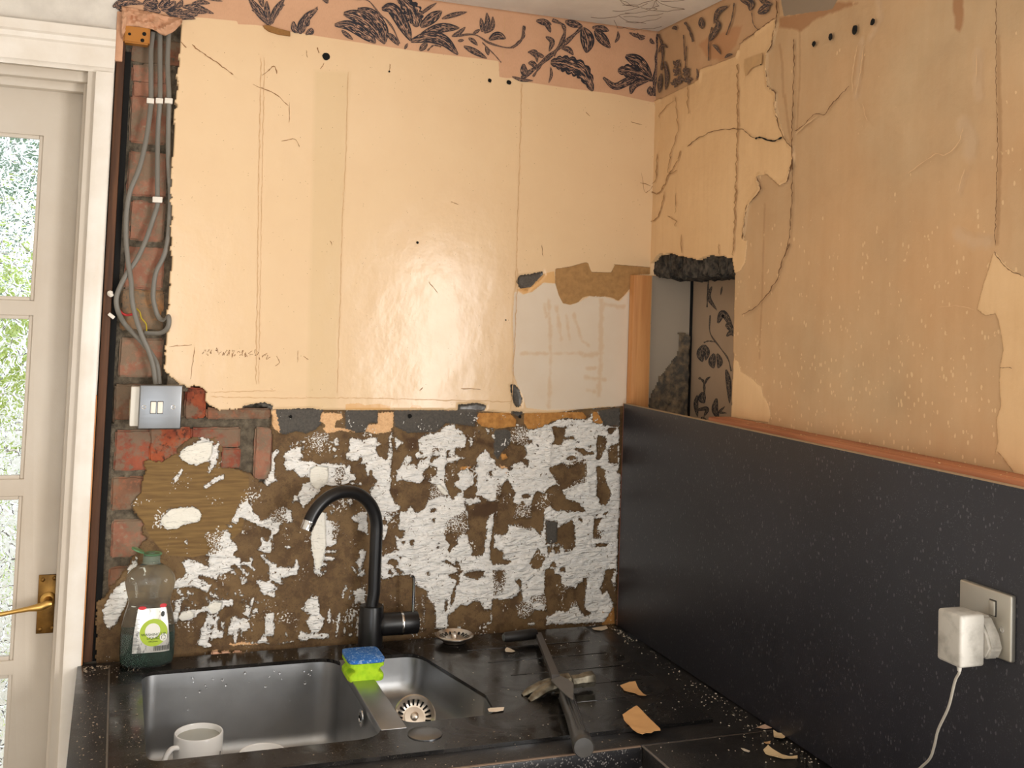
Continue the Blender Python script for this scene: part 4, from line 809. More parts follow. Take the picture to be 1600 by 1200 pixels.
# ---------------------------------------------------------------- door and its frame
def prof_bar(bm, a, b, prof, up):
    """extrudes profile [(out, side)] from a to b; out is toward the room (-Y)"""
    a, b, up = Vector(a), Vector(b), Vector(up); rings = []
    for p in (a, b): rings.append([bm.verts.new(p+Vector((0, -1, 0))*o+up*s_) for o, s_ in prof])
    n = len(prof)
    for k in range(n): bm.faces.new((rings[0][k], rings[0][(k+1) % n], rings[1][(k+1) % n], rings[1][k]))
    bm.faces.new(rings[0]); bm.faces.new(list(reversed(rings[1])))
bm = bmesh.new()
zt = 2.146
prof_bar(bm, (-3.0, 0, zt), (-1.304, 0, zt), [(0, 0), (.004, 0), (.006, .006), (.012, .010), (.013, .052), (.018, .056), (.020, .066), (.026, .070), (.026, .090), (0, .092)], (0, 0, 1))
bmesh.ops.recalc_face_normals(bm, faces=bm.faces)
struct(mesh_obj('trim_1', bm, M['white_gloss']), 'moulded white head of the door architrave')
bm = bmesh.new(); prof_bar(bm, (-1.340, 0, 0), (-1.340, 0, zt), [(-.03, 0), (.012, 0), (.014, .004), (.014, .032), (.012, .035), (-.03, .035)], (1, 0, 0))
bmesh.ops.recalc_face_normals(bm, faces=bm.faces)
t2 = struct(mesh_obj('trim_2', bm, M['white_gloss']), 'white door architrave, right-hand upright')
bm = bmesh.new(); add_box(bm, -1.3055, -1.3025, -.011, -.004, .9, 1.46, .001)
mesh_obj('bare_edge', bm, M['pine'], t2)
bm = bmesh.new()
add_box(bm, -1.356, -1.340, -.002, .13, 0, zt); add_box(bm, -1.364, -1.354, .030, .050, 0, zt-.02, .002); add_box(bm, -2.2, -1.34, -.002, .13, zt, zt+.03)
add_box(bm, -2.2, -1.356, .012, .13, zt-.022, zt+.001, .003); add_box(bm, -2.2, -1.356, .034, .13, zt-.040, zt-.018, .003); add_box(bm, -2.24, -2.2, 0, .13, 0, zt)
struct(mesh_obj('trim_3', bm, M['door_paint']), 'stepped door lining inside the architrave')
bm = bmesh.new(); add_box(bm, -1.3015, -1.284, .004, .10, .9, 2.235, .003)
struct(mesh_obj('trim_4', bm, M['old_wood']), 'dark bare timber stud beside the architrave')

bm = bmesh.new(); add_box(bm, -1.2838, -1.2715, .012, .05, .9, 2.20); mesh_obj('chase_gap_shade', bm, M['dark'], wall_back, smooth=False)  # solid black strip standing in for the shade between stud and bricks
YD = .062
DX0, DX1 = -2.13, -1.359
rows = [(2.009, 1.654), (1.622, 1.276), (1.240, .898), (.868, .52)]
cols = [(-1.735, -1.440), (-2.05, -1.755)]
outer = [(DX0, .005), (DX1, .005), (DX1, 2.112), (DX0, 2.112)]
hl = [[(a, lo), (b, lo), (b, hi), (a, hi)] for a, b in cols for hi, lo in rows]
door = empty('door_1', (DX0, YD, 0)); tag(door, 'glazed white panel door with old cream paint', kind='structure')
def vplate(name, outer, holes, y0, y1, mat, parent, bev):
    o = plate(name, outer, holes, 0, y1-y0, mat, None, bev)
    for v in o.data.vertices: v.co = Vector((v.co.x, y1-v.co.z, v.co.y))
    o.data.flip_normals() if False else None
    o.parent = parent
    if parent: o.data.transform(Matrix.Translation(-parent_world(parent)))
    return o
vplate('door_leaf', outer, hl, YD, YD+.04, M['door_paint'], door, .002)
GL = NT('textured_glass')
_v = GL.voro(42, vec=GL.m_ and GL.n('ShaderNodeVectorMath', operation='ADD').outputs[0], feat='DISTANCE_TO_EDGE')
add_ = [n for n in GL.t.nodes if n.type == 'VECT_MATH' and n.operation == 'ADD'][0]
GL.t.links.new(GL.pos, add_.inputs[0])
nn = GL.n('ShaderNodeTexNoise'); nn.inputs['Scale'].default_value = 30; GL.t.links.new(GL.pos, nn.inputs['Vector'])
sc_ = GL.n('ShaderNodeVectorMath', operation='SCALE'); GL.t.links.new(nn.outputs['Color'], sc_.inputs[0]); sc_.inputs['Scale'].default_value = .03; GL.t.links.new(sc_.outputs[0], add_.inputs[1])
GM = GL.out((.95, .97, .96), .07, 0, GL.bump(GL.m_('ADD', GL.m_('POWER', GL.m_('MINIMUM', _v, .32), .6), GL.m_('MULTIPLY', GL.noise(60, 2), .35)), .010, 1), Transmission_Weight=1.0, IOR=1.35)
for a, b in cols:
    for hi, lo in rows:
        bm = bmesh.new(); add_box(bm, a-.004, b+.004, YD+.016, YD+.020, lo-.004, hi+.004)
        mesh_obj('glass_pane', bm, GM, door, smooth=False)
        bm = bmesh.new()
        for x0, x1, z0, z1 in ((a-.001, a+.008, lo, hi), (b-.008, b+.001, lo, hi), (a+.008, b-.008, lo-.001, lo+.008), (a+.008, b-.008, hi-.008, hi+.001)):
            add_box(bm, x0, x1, YD+.004, YD+.016, z0, z1, .002)
        mesh_obj('glazing_bead', bm, M['door_paint'], door)
hp = box('handle_plate', -1.399, -1.359, YD-.004, YD, .951, 1.074, M['brass'], door, .0012)
for x, z in ((-1.391, 1.064), (-1.368, 1.066), (-1.391, .960), (-1.367, .962)):
    bm = bmesh.new(); add_lathe(bm, (x, YD-.004, z), [(.0045, -.001), (.0045, .001), (.003, .002), (0, .002)], 14, (0, -1, 0))
    sc1 = mesh_obj('screw', bm, M['brass'], hp)
bm = bmesh.new(); hx, hz = -1.378, 1.022
add_lathe(bm, (hx, YD-.004, hz), [(.016, 0), (.016, .003), (.013, .006), (.009, .007), (.008, .040), (0, .042)], 28, (0, -1, 0))
lever = [(hx, YD-.044, hz), (hx-.012, YD-.046, hz-.004), (hx-.035, YD-.047, hz-.006), (hx-.06, YD-.046, hz-.010), (hx-.085, YD-.045, hz-.014), (hx-.11, YD-.045, hz-.015), (hx-.12, YD-.045, hz-.014)]
add_tube(bm, [(hx+.009, YD-.044, hz+.001)]+lever, [.006, .0095, .009, .0055, .0045, .005, .0055, .003], 14, flat=.75, up=(0, 1, 0))
mesh_obj('door_handle', bm, M['brass_bright'], door)
# lightly overgrown garden beyond the glazed door
garden = struct(box('wall_garden', -3.6, -.2, 2.9, 3.0, 0, 1.15, simple('garden_wall', (226, 222, 214), .9, var=.2)))
def shrub(x, y, z, r, col, lab, n=420, seed=1):
    rnd = random.Random(seed); bm = bmesh.new()
    for _ in range(n):
        d = Vector((rnd.gauss(0, 1), rnd.gauss(0, 1), rnd.gauss(0, 1))).normalized(); c = Vector((x, y, z))+Vector((d.x*r, d.y*r*.7, d.z*r*.9))*(.6+.4*rnd.random())
        t, b = frame_of(Vector((rnd.gauss(0, 1), rnd.gauss(0, 1), rnd.gauss(0, 1)))); s_ = .05+.04*rnd.random()
        bm.faces.new([bm.verts.new(c+t*s_), bm.verts.new(c+b*s_*.5), bm.verts.new(c-t*s_), bm.verts.new(c-b*s_*.5)])
    add_tube(bm, [(x, y, 0), (x, y, z)], .03, 8)
    tag(mesh_obj('garden_shrub', bm, simple('leaf_'+str(seed), col, .5)), lab, 'shrub')
shrub(-1.72, 1.5, 1.52, .34, (190, 206, 110), 'yellow-green shrub seen through the door glass', seed=3)
shrub(-1.85, 2.6, 2.35, .42, (96, 128, 84), 'dull green tree crown seen through the top pane', seed=5)

# ---------------------------------------------------------------- things on the chase: block, cables, clips, switch
Yc = .012
bm = bmesh.new(); a, b = at('Y', 0, 192, 67), at('Y', 0, 235, 44)
rough_block(bm, a[0], b[0], -.010, .02, a[2], b[2], 0, .0004, 3)
blk = tag(mesh_obj('wooden_block', bm, M['block']), 'small varnished orange wooden block with three screw holes at top of the chase', 'block')
for x, y, r in ((202.5, 53, 2.2), (225.5, 53, 3), (222.5, 63, 2.8)):
    p = at('Y', -.0108, x, y); bm = bmesh.new(); add_lathe(bm, p, [(0, .0), (r/690, 0), (r/690, -.002), (0, -.002)], 12, (0, -1, 0)); mesh_obj('screw_hole', bm, M['dark'], blk)
CG = simple('grey_cable_sheath', (122, 117, 108), .45, var=.15, vs=20)
def cable(name, px, label, rad=.0052, mat=CG, flat=.55, group='grey cables in the wall chase', bow=None):
    pts = []
    for k, q in enumerate(px):
        y = q[2] if len(q) > 2 else Yc
        pts.append(np.array(at('Y', y, q[0], q[1])))
    L = smooth_line(pts, 6); bm = bmesh.new(); add_tube(bm, L, rad, 10, flat=flat, up=(0, 1, 0))
    return tag(mesh_obj(name, bm, mat), label, 'cable', group)
cable('electric_cable', [(239, 50), (236, 80), (236, 120, .006), (236, 155, .004), (234, 180, 0), (228, 220, -.004), (218, 262, -.006), (204, 297, -.006), (198, 330, -.004), (197, 370, -.002), (200, 408, -.004), (205, 440, -.008), (206, 465, -.010), (212, 495, -.010), (222, 525, -.010), (233, 550, -.006), (240, 575, -.002), (243, 600, .002)], 'grey cable bowing furthest left down the chase to the switch')
cable('electric_cable', [(250, 50), (250, 100), (250, 155, .004), (247, 200), (246, 250), (246, 300, .008), (246, 320, .006), (240, 340), (228, 375, .006), (214, 405, .002), (200, 425, -.002), (189, 445, -.004), (182, 465, -.004), (184, 485, -.002), (194, 505), (206, 518, .006), (222, 535, 0), (236, 552, .002), (246, 572), (249, 600, .006)], 'grey cable clipped midway that loops out left past the timber stud')
cable('electric_cable', [(264, 45), (262, 100), (264, 155, .004), (263, 200), (263, 250), (266, 300), (265, 340), (262, 375), (256, 400), (244, 425), (240, 450), (240, 470), (247, 494), (256, 500, .004), (262, 494, -.004), (264, 500, -.008), (262, 512, -.006), (252, 520, .002), (238, 521, .008), (226, 520, .012)], 'rightmost grey cable, hooking back under the plaster edge')
cable('electric_cable', [(183, 468, .02), (186, 484, .014), (196, 492, .012), (208, 491, .012)], 'short red-sheathed cable showing behind the grey ones', .0026, simple('red_sheath', (196, 44, 44), .4), 1, None)
cable('earth_wire', [(210, 480, .012), (218, 487, .008), (221, 497, .006), (228, 506, .006), (229, 517, .010)], 'thin yellow-green earth wire beside the cable loop', .0016, simple('earth_yellow', (186, 160, 34), .45), 1, None)
bm = bmesh.new()
CW = simple('clip_white', (238, 230, 218), .5)
def clip(x0, y0, x1, y1, label, Y=-.002, rot=0):
    a, b = at('Y', Y, x0, y1), at('Y', Y, x1, y0); bm = bmesh.new(); c = Vector(((a[0]+b[0])/2, Y, (a[2]+b[2])/2))
    add_box(bm, a[0], b[0], Y-.003, Y+.012, a[2], b[2], .0012)
    add_lathe(bm, (a[0]+.002, Y-.003, c.z), [(.0018, 0), (.0018, .002), (0, .002)], 8, (0, -1, 0))
    if rot: bmesh.ops.rotate(bm, verts=bm.verts, cent=c, matrix=Matrix.Rotation(rot, 3, 'Y'))
    return tag(mesh_obj('cable_clip', bm, CW), label, 'cable clip', 'white cable clips')
clip(229, 154, 241, 161, 'left of the three white cable clips in a row')
clip(243, 154, 255, 161, 'middle of the three white cable clips in a row')
clip(257, 154, 270, 161, 'right of the three white cable clips in a row')
clip(238, 308, 254, 316, 'plaster-smeared white clip holding the middle cable lower down')
clip(168, 491, 180, 496, 'loose oblong white clip stuck slanting on the timber stud', -.004, math.radians(38))
bm = bmesh.new(); bmesh.ops.create_icosphere(bm, subdivisions=3, radius=.0065)
p = at('Y', -.004, 173, 459)
for v in bm.verts: v.co = Vector(p)+v.co*(1+.5*noise.noise(v.co*200))
tag(mesh_obj('plaster_blob', bm, CW), 'white blob of filler on the timber stud above the slanting clip', 'filler')

ST = M['steel']
sw = empty('light_switch', (-1.178, .0, 1.437)); tag(sw, 'brushed steel double light switch on a deep white back box', 'light switch')
box('back_box', -1.236, -1.150, -.024, .006, 1.396, 1.480, M['plastic_white'], sw, .003)
box('cable_knockout', -1.2375, -1.235, -.018, -.002, 1.418, 1.452, simple('knockout', (168, 150, 120), .6), sw, .0008)
bm = bmesh.new(); add_box(bm, -1.219, -1.132, -.038, -.024, 1.391, 1.485, .003, 3); mesh_obj('faceplate', bm, ST, sw)
for x in (-1.190, -1.176):
    bm = bmesh.new(); add_box(bm, x-.0062, x+.0062, -.0386, -.036, 1.424, 1.451, .0006); fr = mesh_obj('rocker_surround', bm, M['black_plastic'], sw)
    bm = bmesh.new(); add_box(bm, x-.0052, x+.0052, -.0425, -.036, 1.4255, 1.4495, .0012)
    for v in bm.verts:
        if v.co.y < -.04 and v.co.z > 1.437: v.co.y += .0025
    mesh_obj('rocker', bm, simple('rocker_white', (250, 240, 226), .3), fr)
for x in (-1.209, -1.150):
    bm = bmesh.new(); add_lathe(bm, (x, -.038, 1.438), [(.0048, -.0005), (.0048, .0005), (.0030, .0008), (.0026, -.001), (0, -.001)], 18, (0, -1, 0)); mesh_obj('screw', bm, M['chrome'], sw)

# ---------------------------------------------------------------- corner batten, splashback board, ledge, socket
bm = bmesh.new(); add_box(bm, -.060, -.010, -.026, -.002, 1.36, 1.770, .0012)
tag(mesh_obj('pine_batten', bm, M['pine']), 'clean pine batten standing in the corner beside the hatch', 'batten')
s = NT('speckled_laminate')
def speck(s, sc1, th, st=(1, 1, 1)): return s.m_('LESS_THAN', s.voro(sc1, st=st), th)
sp = s.m_('MULTIPLY', speck(s, 150, .24, (1, 1, .55)), s.step(s.noise(60, 2), .1, .52))
sp2 = s.m_('MULTIPLY', speck(s, 300, .26), s.step(s.noise(40, 2), .2, .55))
col = s.mix(s.step(s.noise(3, 4), .5, .5), srgb(42, 41, 47), srgb(32, 32, 38)); col = s.mix(s.m_('MULTIPLY', sp, .26), col, srgb(138, 134, 136)); col = s.mix(s.m_('MULTIPLY', sp2, .28), col, srgb(110, 108, 112))
LAM = s.out(col, .42, 0, s.bump(s.noise(300, 2), .0002))
bm = bmesh.new(); add_box(bm, -.074, -.062, -1.42, -.018, .902, 1.447, .0006)
board2 = tag(mesh_obj('splashback_board', bm, LAM), 'tall black speckled laminate board leaning along the right wall', 'splashback')
bm = bmesh.new(); add_box(bm, -.0745, -.0615, -1.42, -.018, 1.4471, 1.4482, 0); mesh_obj('cut_edge', bm, simple('chip_edge', (176, 150, 118), .8, var=.3, vs=200), board2, smooth=False)
bm = bmesh.new(); add_box(bm, -.0745, -.0615, -.0178, -.0165, .902, 1.448, 0); mesh_obj('cut_edge', bm, simple('chip_edge_red', (150, 96, 76), .8, var=.3, vs=200), board2, smooth=False)
bm = bmesh.new(); add_box(bm, -.0612, -.0045, -1.42, -.40, 1.36, 1.4560, .004)
tag(mesh_obj('timber_ledge', bm, M['ledge']), 'rough pinkish timber rail along the wall behind the black board', 'rail')
# socket
Xp = -.0742
c = [at('X', -.082, *q) for q in ((1498, 905), (1588, 932), (1583, 1037))]
y0, y1, z0, z1 = -1.262, -1.164, 1.206, 1.298
ST2 = simple('socket_steel', (196, 192, 182), .5, 1, var=.08, vs=20)
so = empty('power_socket', (Xp, -1.21, 1.25)); tag(so, 'brushed steel single switched socket on the black board', 'socket')
bm = bmesh.new(); add_box(bm, -.0845, Xp, y0, y1, z0, z1, .003, 3); mesh_obj('faceplate', bm, ST2, so)
bm = bmesh.new(); add_box(bm, -.0852, -.083, -1.236, -1.223, 1.262, 1.285, .0005); rs_ = mesh_obj('rocker_surround', bm, M['black_plastic'], so)
bm = bmesh.new(); add_box(bm, -.088, -.083, -1.2345, -1.2245, 1.2635, 1.2835, .001); mesh_obj('rocker', bm, ST2, rs_)
bm = bmesh.new(); add_lathe(bm, (-.0845, -1.246, 1.247), [(.004, -.0005), (.004, .0006), (.0026, .0008), (.0022, -.0008), (0, -.0008)], 16, (-1, 0, 0)); mesh_obj('screw', bm, M['chrome'], so)
pg = empty('plug_charger', (-.09, -1.2, 1.235)); tag(pg, 'scuffed white plug-in charger with a thin grey lead in the steel socket', 'charger')
SC = (lambda s: s.out(s.mix(s.step(s.noise(30, 6), .25, .60), srgb(186, 181, 172), srgb(140, 135, 126)), .42, 0, s.bump(s.noise(120, 3), .0003)))(NT('scuffed_white_plastic'))
bm = bmesh.new(); add_box(bm, -.150, -.106, -1.238, -1.192, 1.196, 1.268, .0045, 3); mesh_obj('charger_body', bm, SC, pg)
outl = [(-1.236, 1.206), (-1.196, 1.206), (-1.196, 1.262), (-1.222, 1.262), (-1.238, 1.240), (-1.244, 1.222)]
bm = bmesh.new(); a_ = [bm.verts.new((-.1065, y-.004, z)) for y, z in outl]; b_ = [bm.verts.new((-.0847, y-.006, z)) for y, z in outl]
for k in range(6): bm.faces.new((a_[k], a_[(k+1) % 6], b_[(k+1) % 6], b_[k]))
bm.faces.new(a_); bm.faces.new(list(reversed(b_))); bmesh.ops.recalc_face_normals(bm, faces=bm.faces); bmesh.ops.bevel(bm, geom=list(bm.edges), offset=.003, segments=3, affect='EDGES'); mesh_obj('plug_base', bm, SC, pg)
cp = [(-.143, -1.229, 1.198), (-.143, -1.229, 1.188)]+[tuple(at('X', x_, *q)) for x_, q in ((-.14, (1492, 1065)), (-.135, (1482, 1105)), (-.13, (1466, 1140)), (-.125, (1460, 1165)), (-.12, (1453, 1185)), (-.115, (1438, 1200)), (-.105, (1424, 1215)), (-.095, (1408, 1260)))]
bm = bmesh.new(); add_tube(bm, smooth_line(cp, 6), .0019, 8); mesh_obj('lead', bm, simple('lead_grey', (176, 170, 158), .5), pg)
bm = bmesh.new(); add_tube(bm, [(-.143, -1.229, 1.200), (-.143, -1.229, 1.190)], [.004, .0028], 12); mesh_obj('strain_relief', bm, SC, pg)
# ---------------------------------------------------------------- worktops and base units
s = NT('black_laminate_top')
sp = s.m_('MULTIPLY', s.m_('LESS_THAN', s.voro(230), .26), s.step(s.noise(70, 2), .1, .52))
dust = s.m_('MULTIPLY', s.step(s.noise(420, 3), .05, .64), s.step(s.noise(14, 4), .15, .52))
smear = s.step(s.noise(9, 5, dist=.8), .3, .56)
col = s.mix(s.m_('MULTIPLY', sp, .25), srgb(30, 29, 30), srgb(96, 92, 88)); col = s.mix(s.m_('MULTIPLY', smear, .14), col, srgb(80, 74, 68)); col = s.mix(s.m_('MULTIPLY', dust, .5), col, srgb(150, 140, 126))
TOP = s.out(col, s.mixf(smear, .28, .5), 0, s.bump(s.noise(260, 3), .0003))
s = NT('granite_front')
fl = s.m_('MULTIPLY', s.m_('LESS_THAN', s.voro(260, st=(1, 1, .8)), .34), s.step(s.noise(90, 3), .1, .5))
FRONT = s.out(s.mix(s.m_('MULTIPLY', fl, .55), srgb(26, 25, 27), srgb(146, 140, 136)), .35)
wt = tag(plate('worktop', [(-1.312, -.690), (-.352, -.690), (-.352, -.686), (-.0625, -.686), (-.0625, -.002), (-1.312, -.002)], [rrect(-1.23, -.30, -.60, -.045, .02)], .862, .900, TOP, None, .0012), 'black laminate worktop along the back wall under the sink', 'worktop')
bm = bmesh.new(); add_box(bm, -1.312, -.354, -.6935, -.6902, .862, .8985, .0006); mesh_obj('speckled_front_edge', bm, FRONT, wt)
bm = bmesh.new(); add_box(bm, -1.312, -.354, -.6920, -.6875, .8988, .9006, 0); mesh_obj('edge_strip', bm, simple('edge_strip', (120, 100, 84), .4, .0), wt, smooth=False)
bm = bmesh.new(); add_box(bm, -.350, -.0625, -1.38, -.690, .862, .900, .0012)
w2 = tag(mesh_obj('worktop', bm, TOP), 'black laminate worktop returning towards the camera along the right wall', 'worktop')
bm = bmesh.new(); add_box(bm, -.352, -.3485, -1.38, -.690, .8988, .9008, 0); mesh_obj('edge_strip', bm, simple('edge_strip_pale', (112, 104, 98), .4), w2, smooth=False)
bm = bmesh.new(); add_box(bm, -.350, -.0785, -.6915, -.6895, .8995, .9005, 0); mesh_obj('joint_strip', bm, simple('joint', (84, 74, 66), .5), w2, smooth=False)
CAB = simple('cabinet_carcass', (60, 56, 54), .5)
bu = tag(box('base_cabinet', -1.30, -.36, -.64, -.05, .08, .66, CAB), 'dark kitchen base unit under the sink', 'cabinet')
bm = bmesh.new(); add_box(bm, -1.30, -.83, -.66, -.641, .1, .655, .002); mesh_obj('door', bm, CAB, bu)
bm = bmesh.new(); add_box(bm, -.826, -.36, -.66, -.641, .1, .655, .002); mesh_obj('door', bm, CAB, bu)
bm = bmesh.new(); add_box(bm, -1.30, -.36, -.672, -.645, .68, .860, .002); mesh_obj('speckled_rail', bm, FRONT, bu)
tag(box('base_cabinet', -.33, -.08, -1.37, -.70, .0, .861, CAB), 'dark base unit under the right-hand worktop', 'cabinet')

# ---------------------------------------------------------------- sink
s = NT('black_sink_glass')
sm1 = s.step(s.noise(8, 5, dist=1.0), .25, .54); du = s.m_('MULTIPLY', s.m_('LESS_THAN', s.voro(120), .10), s.step(s.noise(20, 3), .2, .5))
fine = s.m_('MULTIPLY', s.step(s.noise(500, 2), .06, .66), s.step(s.noise(11, 4), .2, .5))
col = s.mix(s.m_('MULTIPLY', sm1, .35), srgb(20, 19, 19), srgb(56, 50, 46)); col = s.mix(s.m_('MULTIPLY', du, .5), col, srgb(170, 160, 146)); col = s.mix(s.m_('MULTIPLY', fine, .45), col, srgb(150, 138, 122))
SG = s.out(col, s.mixf(sm1, .13, .36), 0, s.bump(s.noise(30, 3), .0002))
sink = empty('kitchen_sink', (-.7, -.33, .9)); tag(sink, 'black inset sink with one large and one small steel bowl', 'sink')
bowlA = round_poly([(-1.189, -.104), (-1.189, -.550), (-.786, -.550), (-.786, -.104)], [.035, .03, .055, .055])
bowlB = round_poly([(-.742, -.118), (-.742, -.500), (-.560, -.500), (-.548, -.40), (-.612, -.118)], [.04, .035, .035, .05, .05])
ZS = .907
SO = rrect(-1.248, -.165, -.628, -.024, .006)
def to_local(o, parent): return o
pl_ = plate('surround', SO, [bowlA, bowlB], .9003, ZS, SG, sink, .0)
pl_.data.name = 'surround'
# plate() works in world coordinates through mesh_obj, so it already sits in the Empty's frame
def ring_mesh(outl, z, inset): 
    P = [Vector(p) for p in outl]; n = len(P); out = []
    A_ = sum(P[i].x*P[(i+1) % n].y-P[(i+1) % n].x*P[i].y for i in range(n)); sg = 1 if A_ > 0 else -1
    for i in range(n):
        d = (P[(i+1) % n]-P[i-1]).normalized(); nrm = Vector((-d.y, d.x))*sg; q = P[i]+nrm*inset; out.append((q.x, q.y, z))
    return out
def bowl(outl, depth, name, c, rd):
    prof = [(0, ZS-.0075), (.0005, ZS-.012), (.003, ZS-.04), (.006, ZS-depth+.03), (.010, ZS-depth+.014), (.020, ZS-depth+.004), (.034, ZS-depth)]
    bm = bmesh.new(); rings = []
    for ins, z in prof: rings.append([bm.verts.new(p) for p in ring_mesh(outl, z, ins)])
    n = len(outl)
    for a, b in zip(rings, rings[1:]):
        for k in range(n): bm.faces.new((a[k], a[(k+1) % n], b[(k+1) % n], b[k]))
    last = [v.co.copy() for v in rings[-1]]; zf = ZS-depth
    dr = [bm.verts.new((c[0]+rd*math.cos(math.atan2(p.y-c[1], p.x-c[0])), c[1]+rd*math.sin(math.atan2(p.y-c[1], p.x-c[0])), zf-.003)) for p in last]
    for k in range(n): bm.faces.new((rings[-1][k], rings[-1][(k+1) % n], dr[(k+1) % n], dr[k]))
    bm.faces.new(dr)
    bmesh.ops.recalc_face_normals(bm, faces=bm.faces)
    if sum(f.normal.z for f in bm.faces) < 0: bmesh.ops.reverse_faces(bm, faces=bm.faces)
    return mesh_obj(name, bm, M['bowl_steel'], sink)
b1 = bowl(bowlA, .180, 'main_bowl', (-.99, -.33), .042); b1['label'] = 'large steel bowl with water drops'
b2_ = bowl(bowlB, .085, 'half_bowl', (-.655, -.285), .040); b2_['label'] = 'small steel bowl with strainer waste'
bm = bmesh.new(); add_box(bm, -.788, -.740, -.520, -.128, ZS-.016, ZS+.0012, .0018, 3); mesh_obj('bowl_divider', bm, M['bowl_steel'], sink)
for k in range(5):
    bm = bmesh.new(); yk = -.13-.088*k; add_box(bm, -.50+.02*k, -.20, yk-.002, yk+.002, ZS-.001, ZS+.0008, .0007); mesh_obj('drainer_rib', bm, SG, sink)
M['strainer'] = simple('strainer_steel', (214, 204, 192), .30, 1)
# waste strainers
def strainer(name, c, r, parent, label=None, basket=False):
    root = parent
    bm = bmesh.new(); add_lathe(bm, c, [(r, 0), (r, .002), (r*.93, .004), (r*.86, .001), (r*.72, -.006), (r*.5, -.008), (r*.48, -.008), (r*.46, -.004), (r*.2, -.003), (r*.17, .004), (r*.09, .006), (0, .006)], 48)
    if basket: add_lathe(bm, c, [(r, 0), (r*.97, -.002), (r*.72, -.008), (r*.62, -.011), (r*.58, -.014), (r*.2, -.015), (0, -.015)], 40)
    o = mesh_obj(name, bm, M['chrome'] if not basket else M['strainer'], parent)
    bm = bmesh.new()
    for k in range(20):
        t = 2*math.pi*k/20; u = Vector((math.cos(t), math.sin(t), 0)); v = Vector((-math.sin(t), math.cos(t), 0)); cc = Vector(c)
        q = [cc+u*r*.54-v*r*.035+Vector((0, 0, -.0062)), cc+u*r*.54+v*r*.035+Vector((0, 0, -.0062)), cc+u*r*.79+v*r*.05+Vector((0, 0, -.0015)), cc+u*r*.79-v*r*.05+Vector((0, 0, -.0015))]
        bm.faces.new([bm.verts.new(p) for p in q])
    mesh_obj('slots', bm, M['dark'], o if parent is not None else o, smooth=False)
    return o
bm = bmesh.new(); add_lathe(bm, (-.655, -.285, ZS-.083), [(.040, .001), (.036, -.001), (.020, -.006), (0, -.006)], 32); mesh_obj('waste_outlet', bm, M['steel'], sink)
ts = strainer('sink_strainer', (0, 0, 0), .043, None, basket=True); ts.location = at('Y', -.305, 648, 1119); ts.rotation_euler = (math.radians(52), 0, math.radians(-6)); tag(ts, 'steel basket strainer tipped up against the waste of the small bowl', 'sink strainer')
# overflow of the large bowl
bm = bmesh.new(); p = at('X', -.793, 565, 1122); add_lathe(bm, p, [(.016, 0), (.016, .002), (.012, .003), (.010, .001), (0, .001)], 24, (-1, 0, 0), sx=1, sy=1); ov = mesh_obj('overflow', bm, M['chrome'], sink)
bm = bmesh.new(); add_box(bm, p[0]-.0036, p[0]-.0028, p[1]-.010, p[1]+.010, p[2]-.002, p[2]+.002); add_box(bm, p[0]-.0036, p[0]-.0028, p[1]-.002, p[1]+.002, p[2]-.010, p[2]+.010); mesh_obj('overflow_slots', bm, M['dark'], ov, smooth=False)
bm = bmesh.new(); c = at('Z', ZS, 664, 1147); add_lathe(bm, c, [(.031, 0), (.031, .0015), (.028, .003), (.010, .004), (0, .004)], 40)
pk = mesh_obj('pop_up_waste_knob', bm, M['steel'], sink)
ls = tag(strainer('sink_strainer', tuple(at('Z', ZS+.028, 710, 996)), .043, None), 'loose steel basket strainer left on the ledge right of the tap', 'sink strainer') if False else None
c = Vector(at('Z', ZS+.028, 710, 994)); c.y = min(c.y, -.05); c = Vector(at('Y', -.066, 710, 994)); c.z = ZS+.0152
ls = strainer('sink_strainer', tuple(c), .044, None, basket=True); tag(ls, 'loose steel basket strainer left on the ledge right of the tap', 'sink strainer')
# water drops on the steel
bm = bmesh.new(); rnd = random.Random(5)
for _ in range(46):
    x, z = rnd.uniform(-1.10, -.84), rnd.uniform(.77, .89); r = rnd.uniform(.0014, .003)
    bmesh.ops.create_icosphere(bm, subdivisions=2, radius=r, matrix=Matrix.Translation((x, -.1085, z)) @ Matrix.Diagonal((1, .5, 1.2, 1)))
WATER = simple('water', (250, 250, 250), .02, 0, Transmission_Weight=1.0, IOR=1.33)
mesh_obj('water_drops', bm, WATER, b1)['kind'] = 'stuff'

# ---------------------------------------------------------------- tap
tx, ty = -.704, -.055
tap = empty('kitchen_tap', (tx, ty, ZS)); tag(tap, 'matt black swan-neck kitchen tap with a side lever', 'tap')
bm = bmesh.new(); add_lathe(bm, (tx, ty, ZS), [(.031, 0), (.031, .003), (.0275, .005), (.0270, .088), (.0255, .092), (.015, .0925), (0, .0925)], 40); mesh_obj('tap_body', bm, M['black_tap'], tap)
d = Vector((-.93, -.36, 0)).normalized(); R_ = .0905; zc = 1.168; pts = [Vector((tx+.004, ty, ZS+.09+(zc-ZS-.09)*k/6)) for k in range(7)]
pts[0].x = tx; c0 = Vector((tx+.004, ty, zc))+d*R_
for k in range(1, 33):
    t = math.radians(158)*k/32; pts.append(c0-d*R_*math.cos(t)+Vector((0, 0, 1))*R_*math.sin(t))
bm = bmesh.new(); add_tube(bm, pts, .0140, 22); mesh_obj('spout', bm, M['black_tap'], tap)
e = (pts[-1]-pts[-2]).normalized(); bm = bmesh.new(); add_tube(bm, [pts[-1]-e*.001, pts[-1]+e*.002, pts[-1]+e*.003, pts[-1]+e*.018, pts[-1]+e*.019], [.0145, .0145, .0138, .0134, .012], 26); mesh_obj('aerator', bm, M['chrome'], tap)
zv = ZS+.048
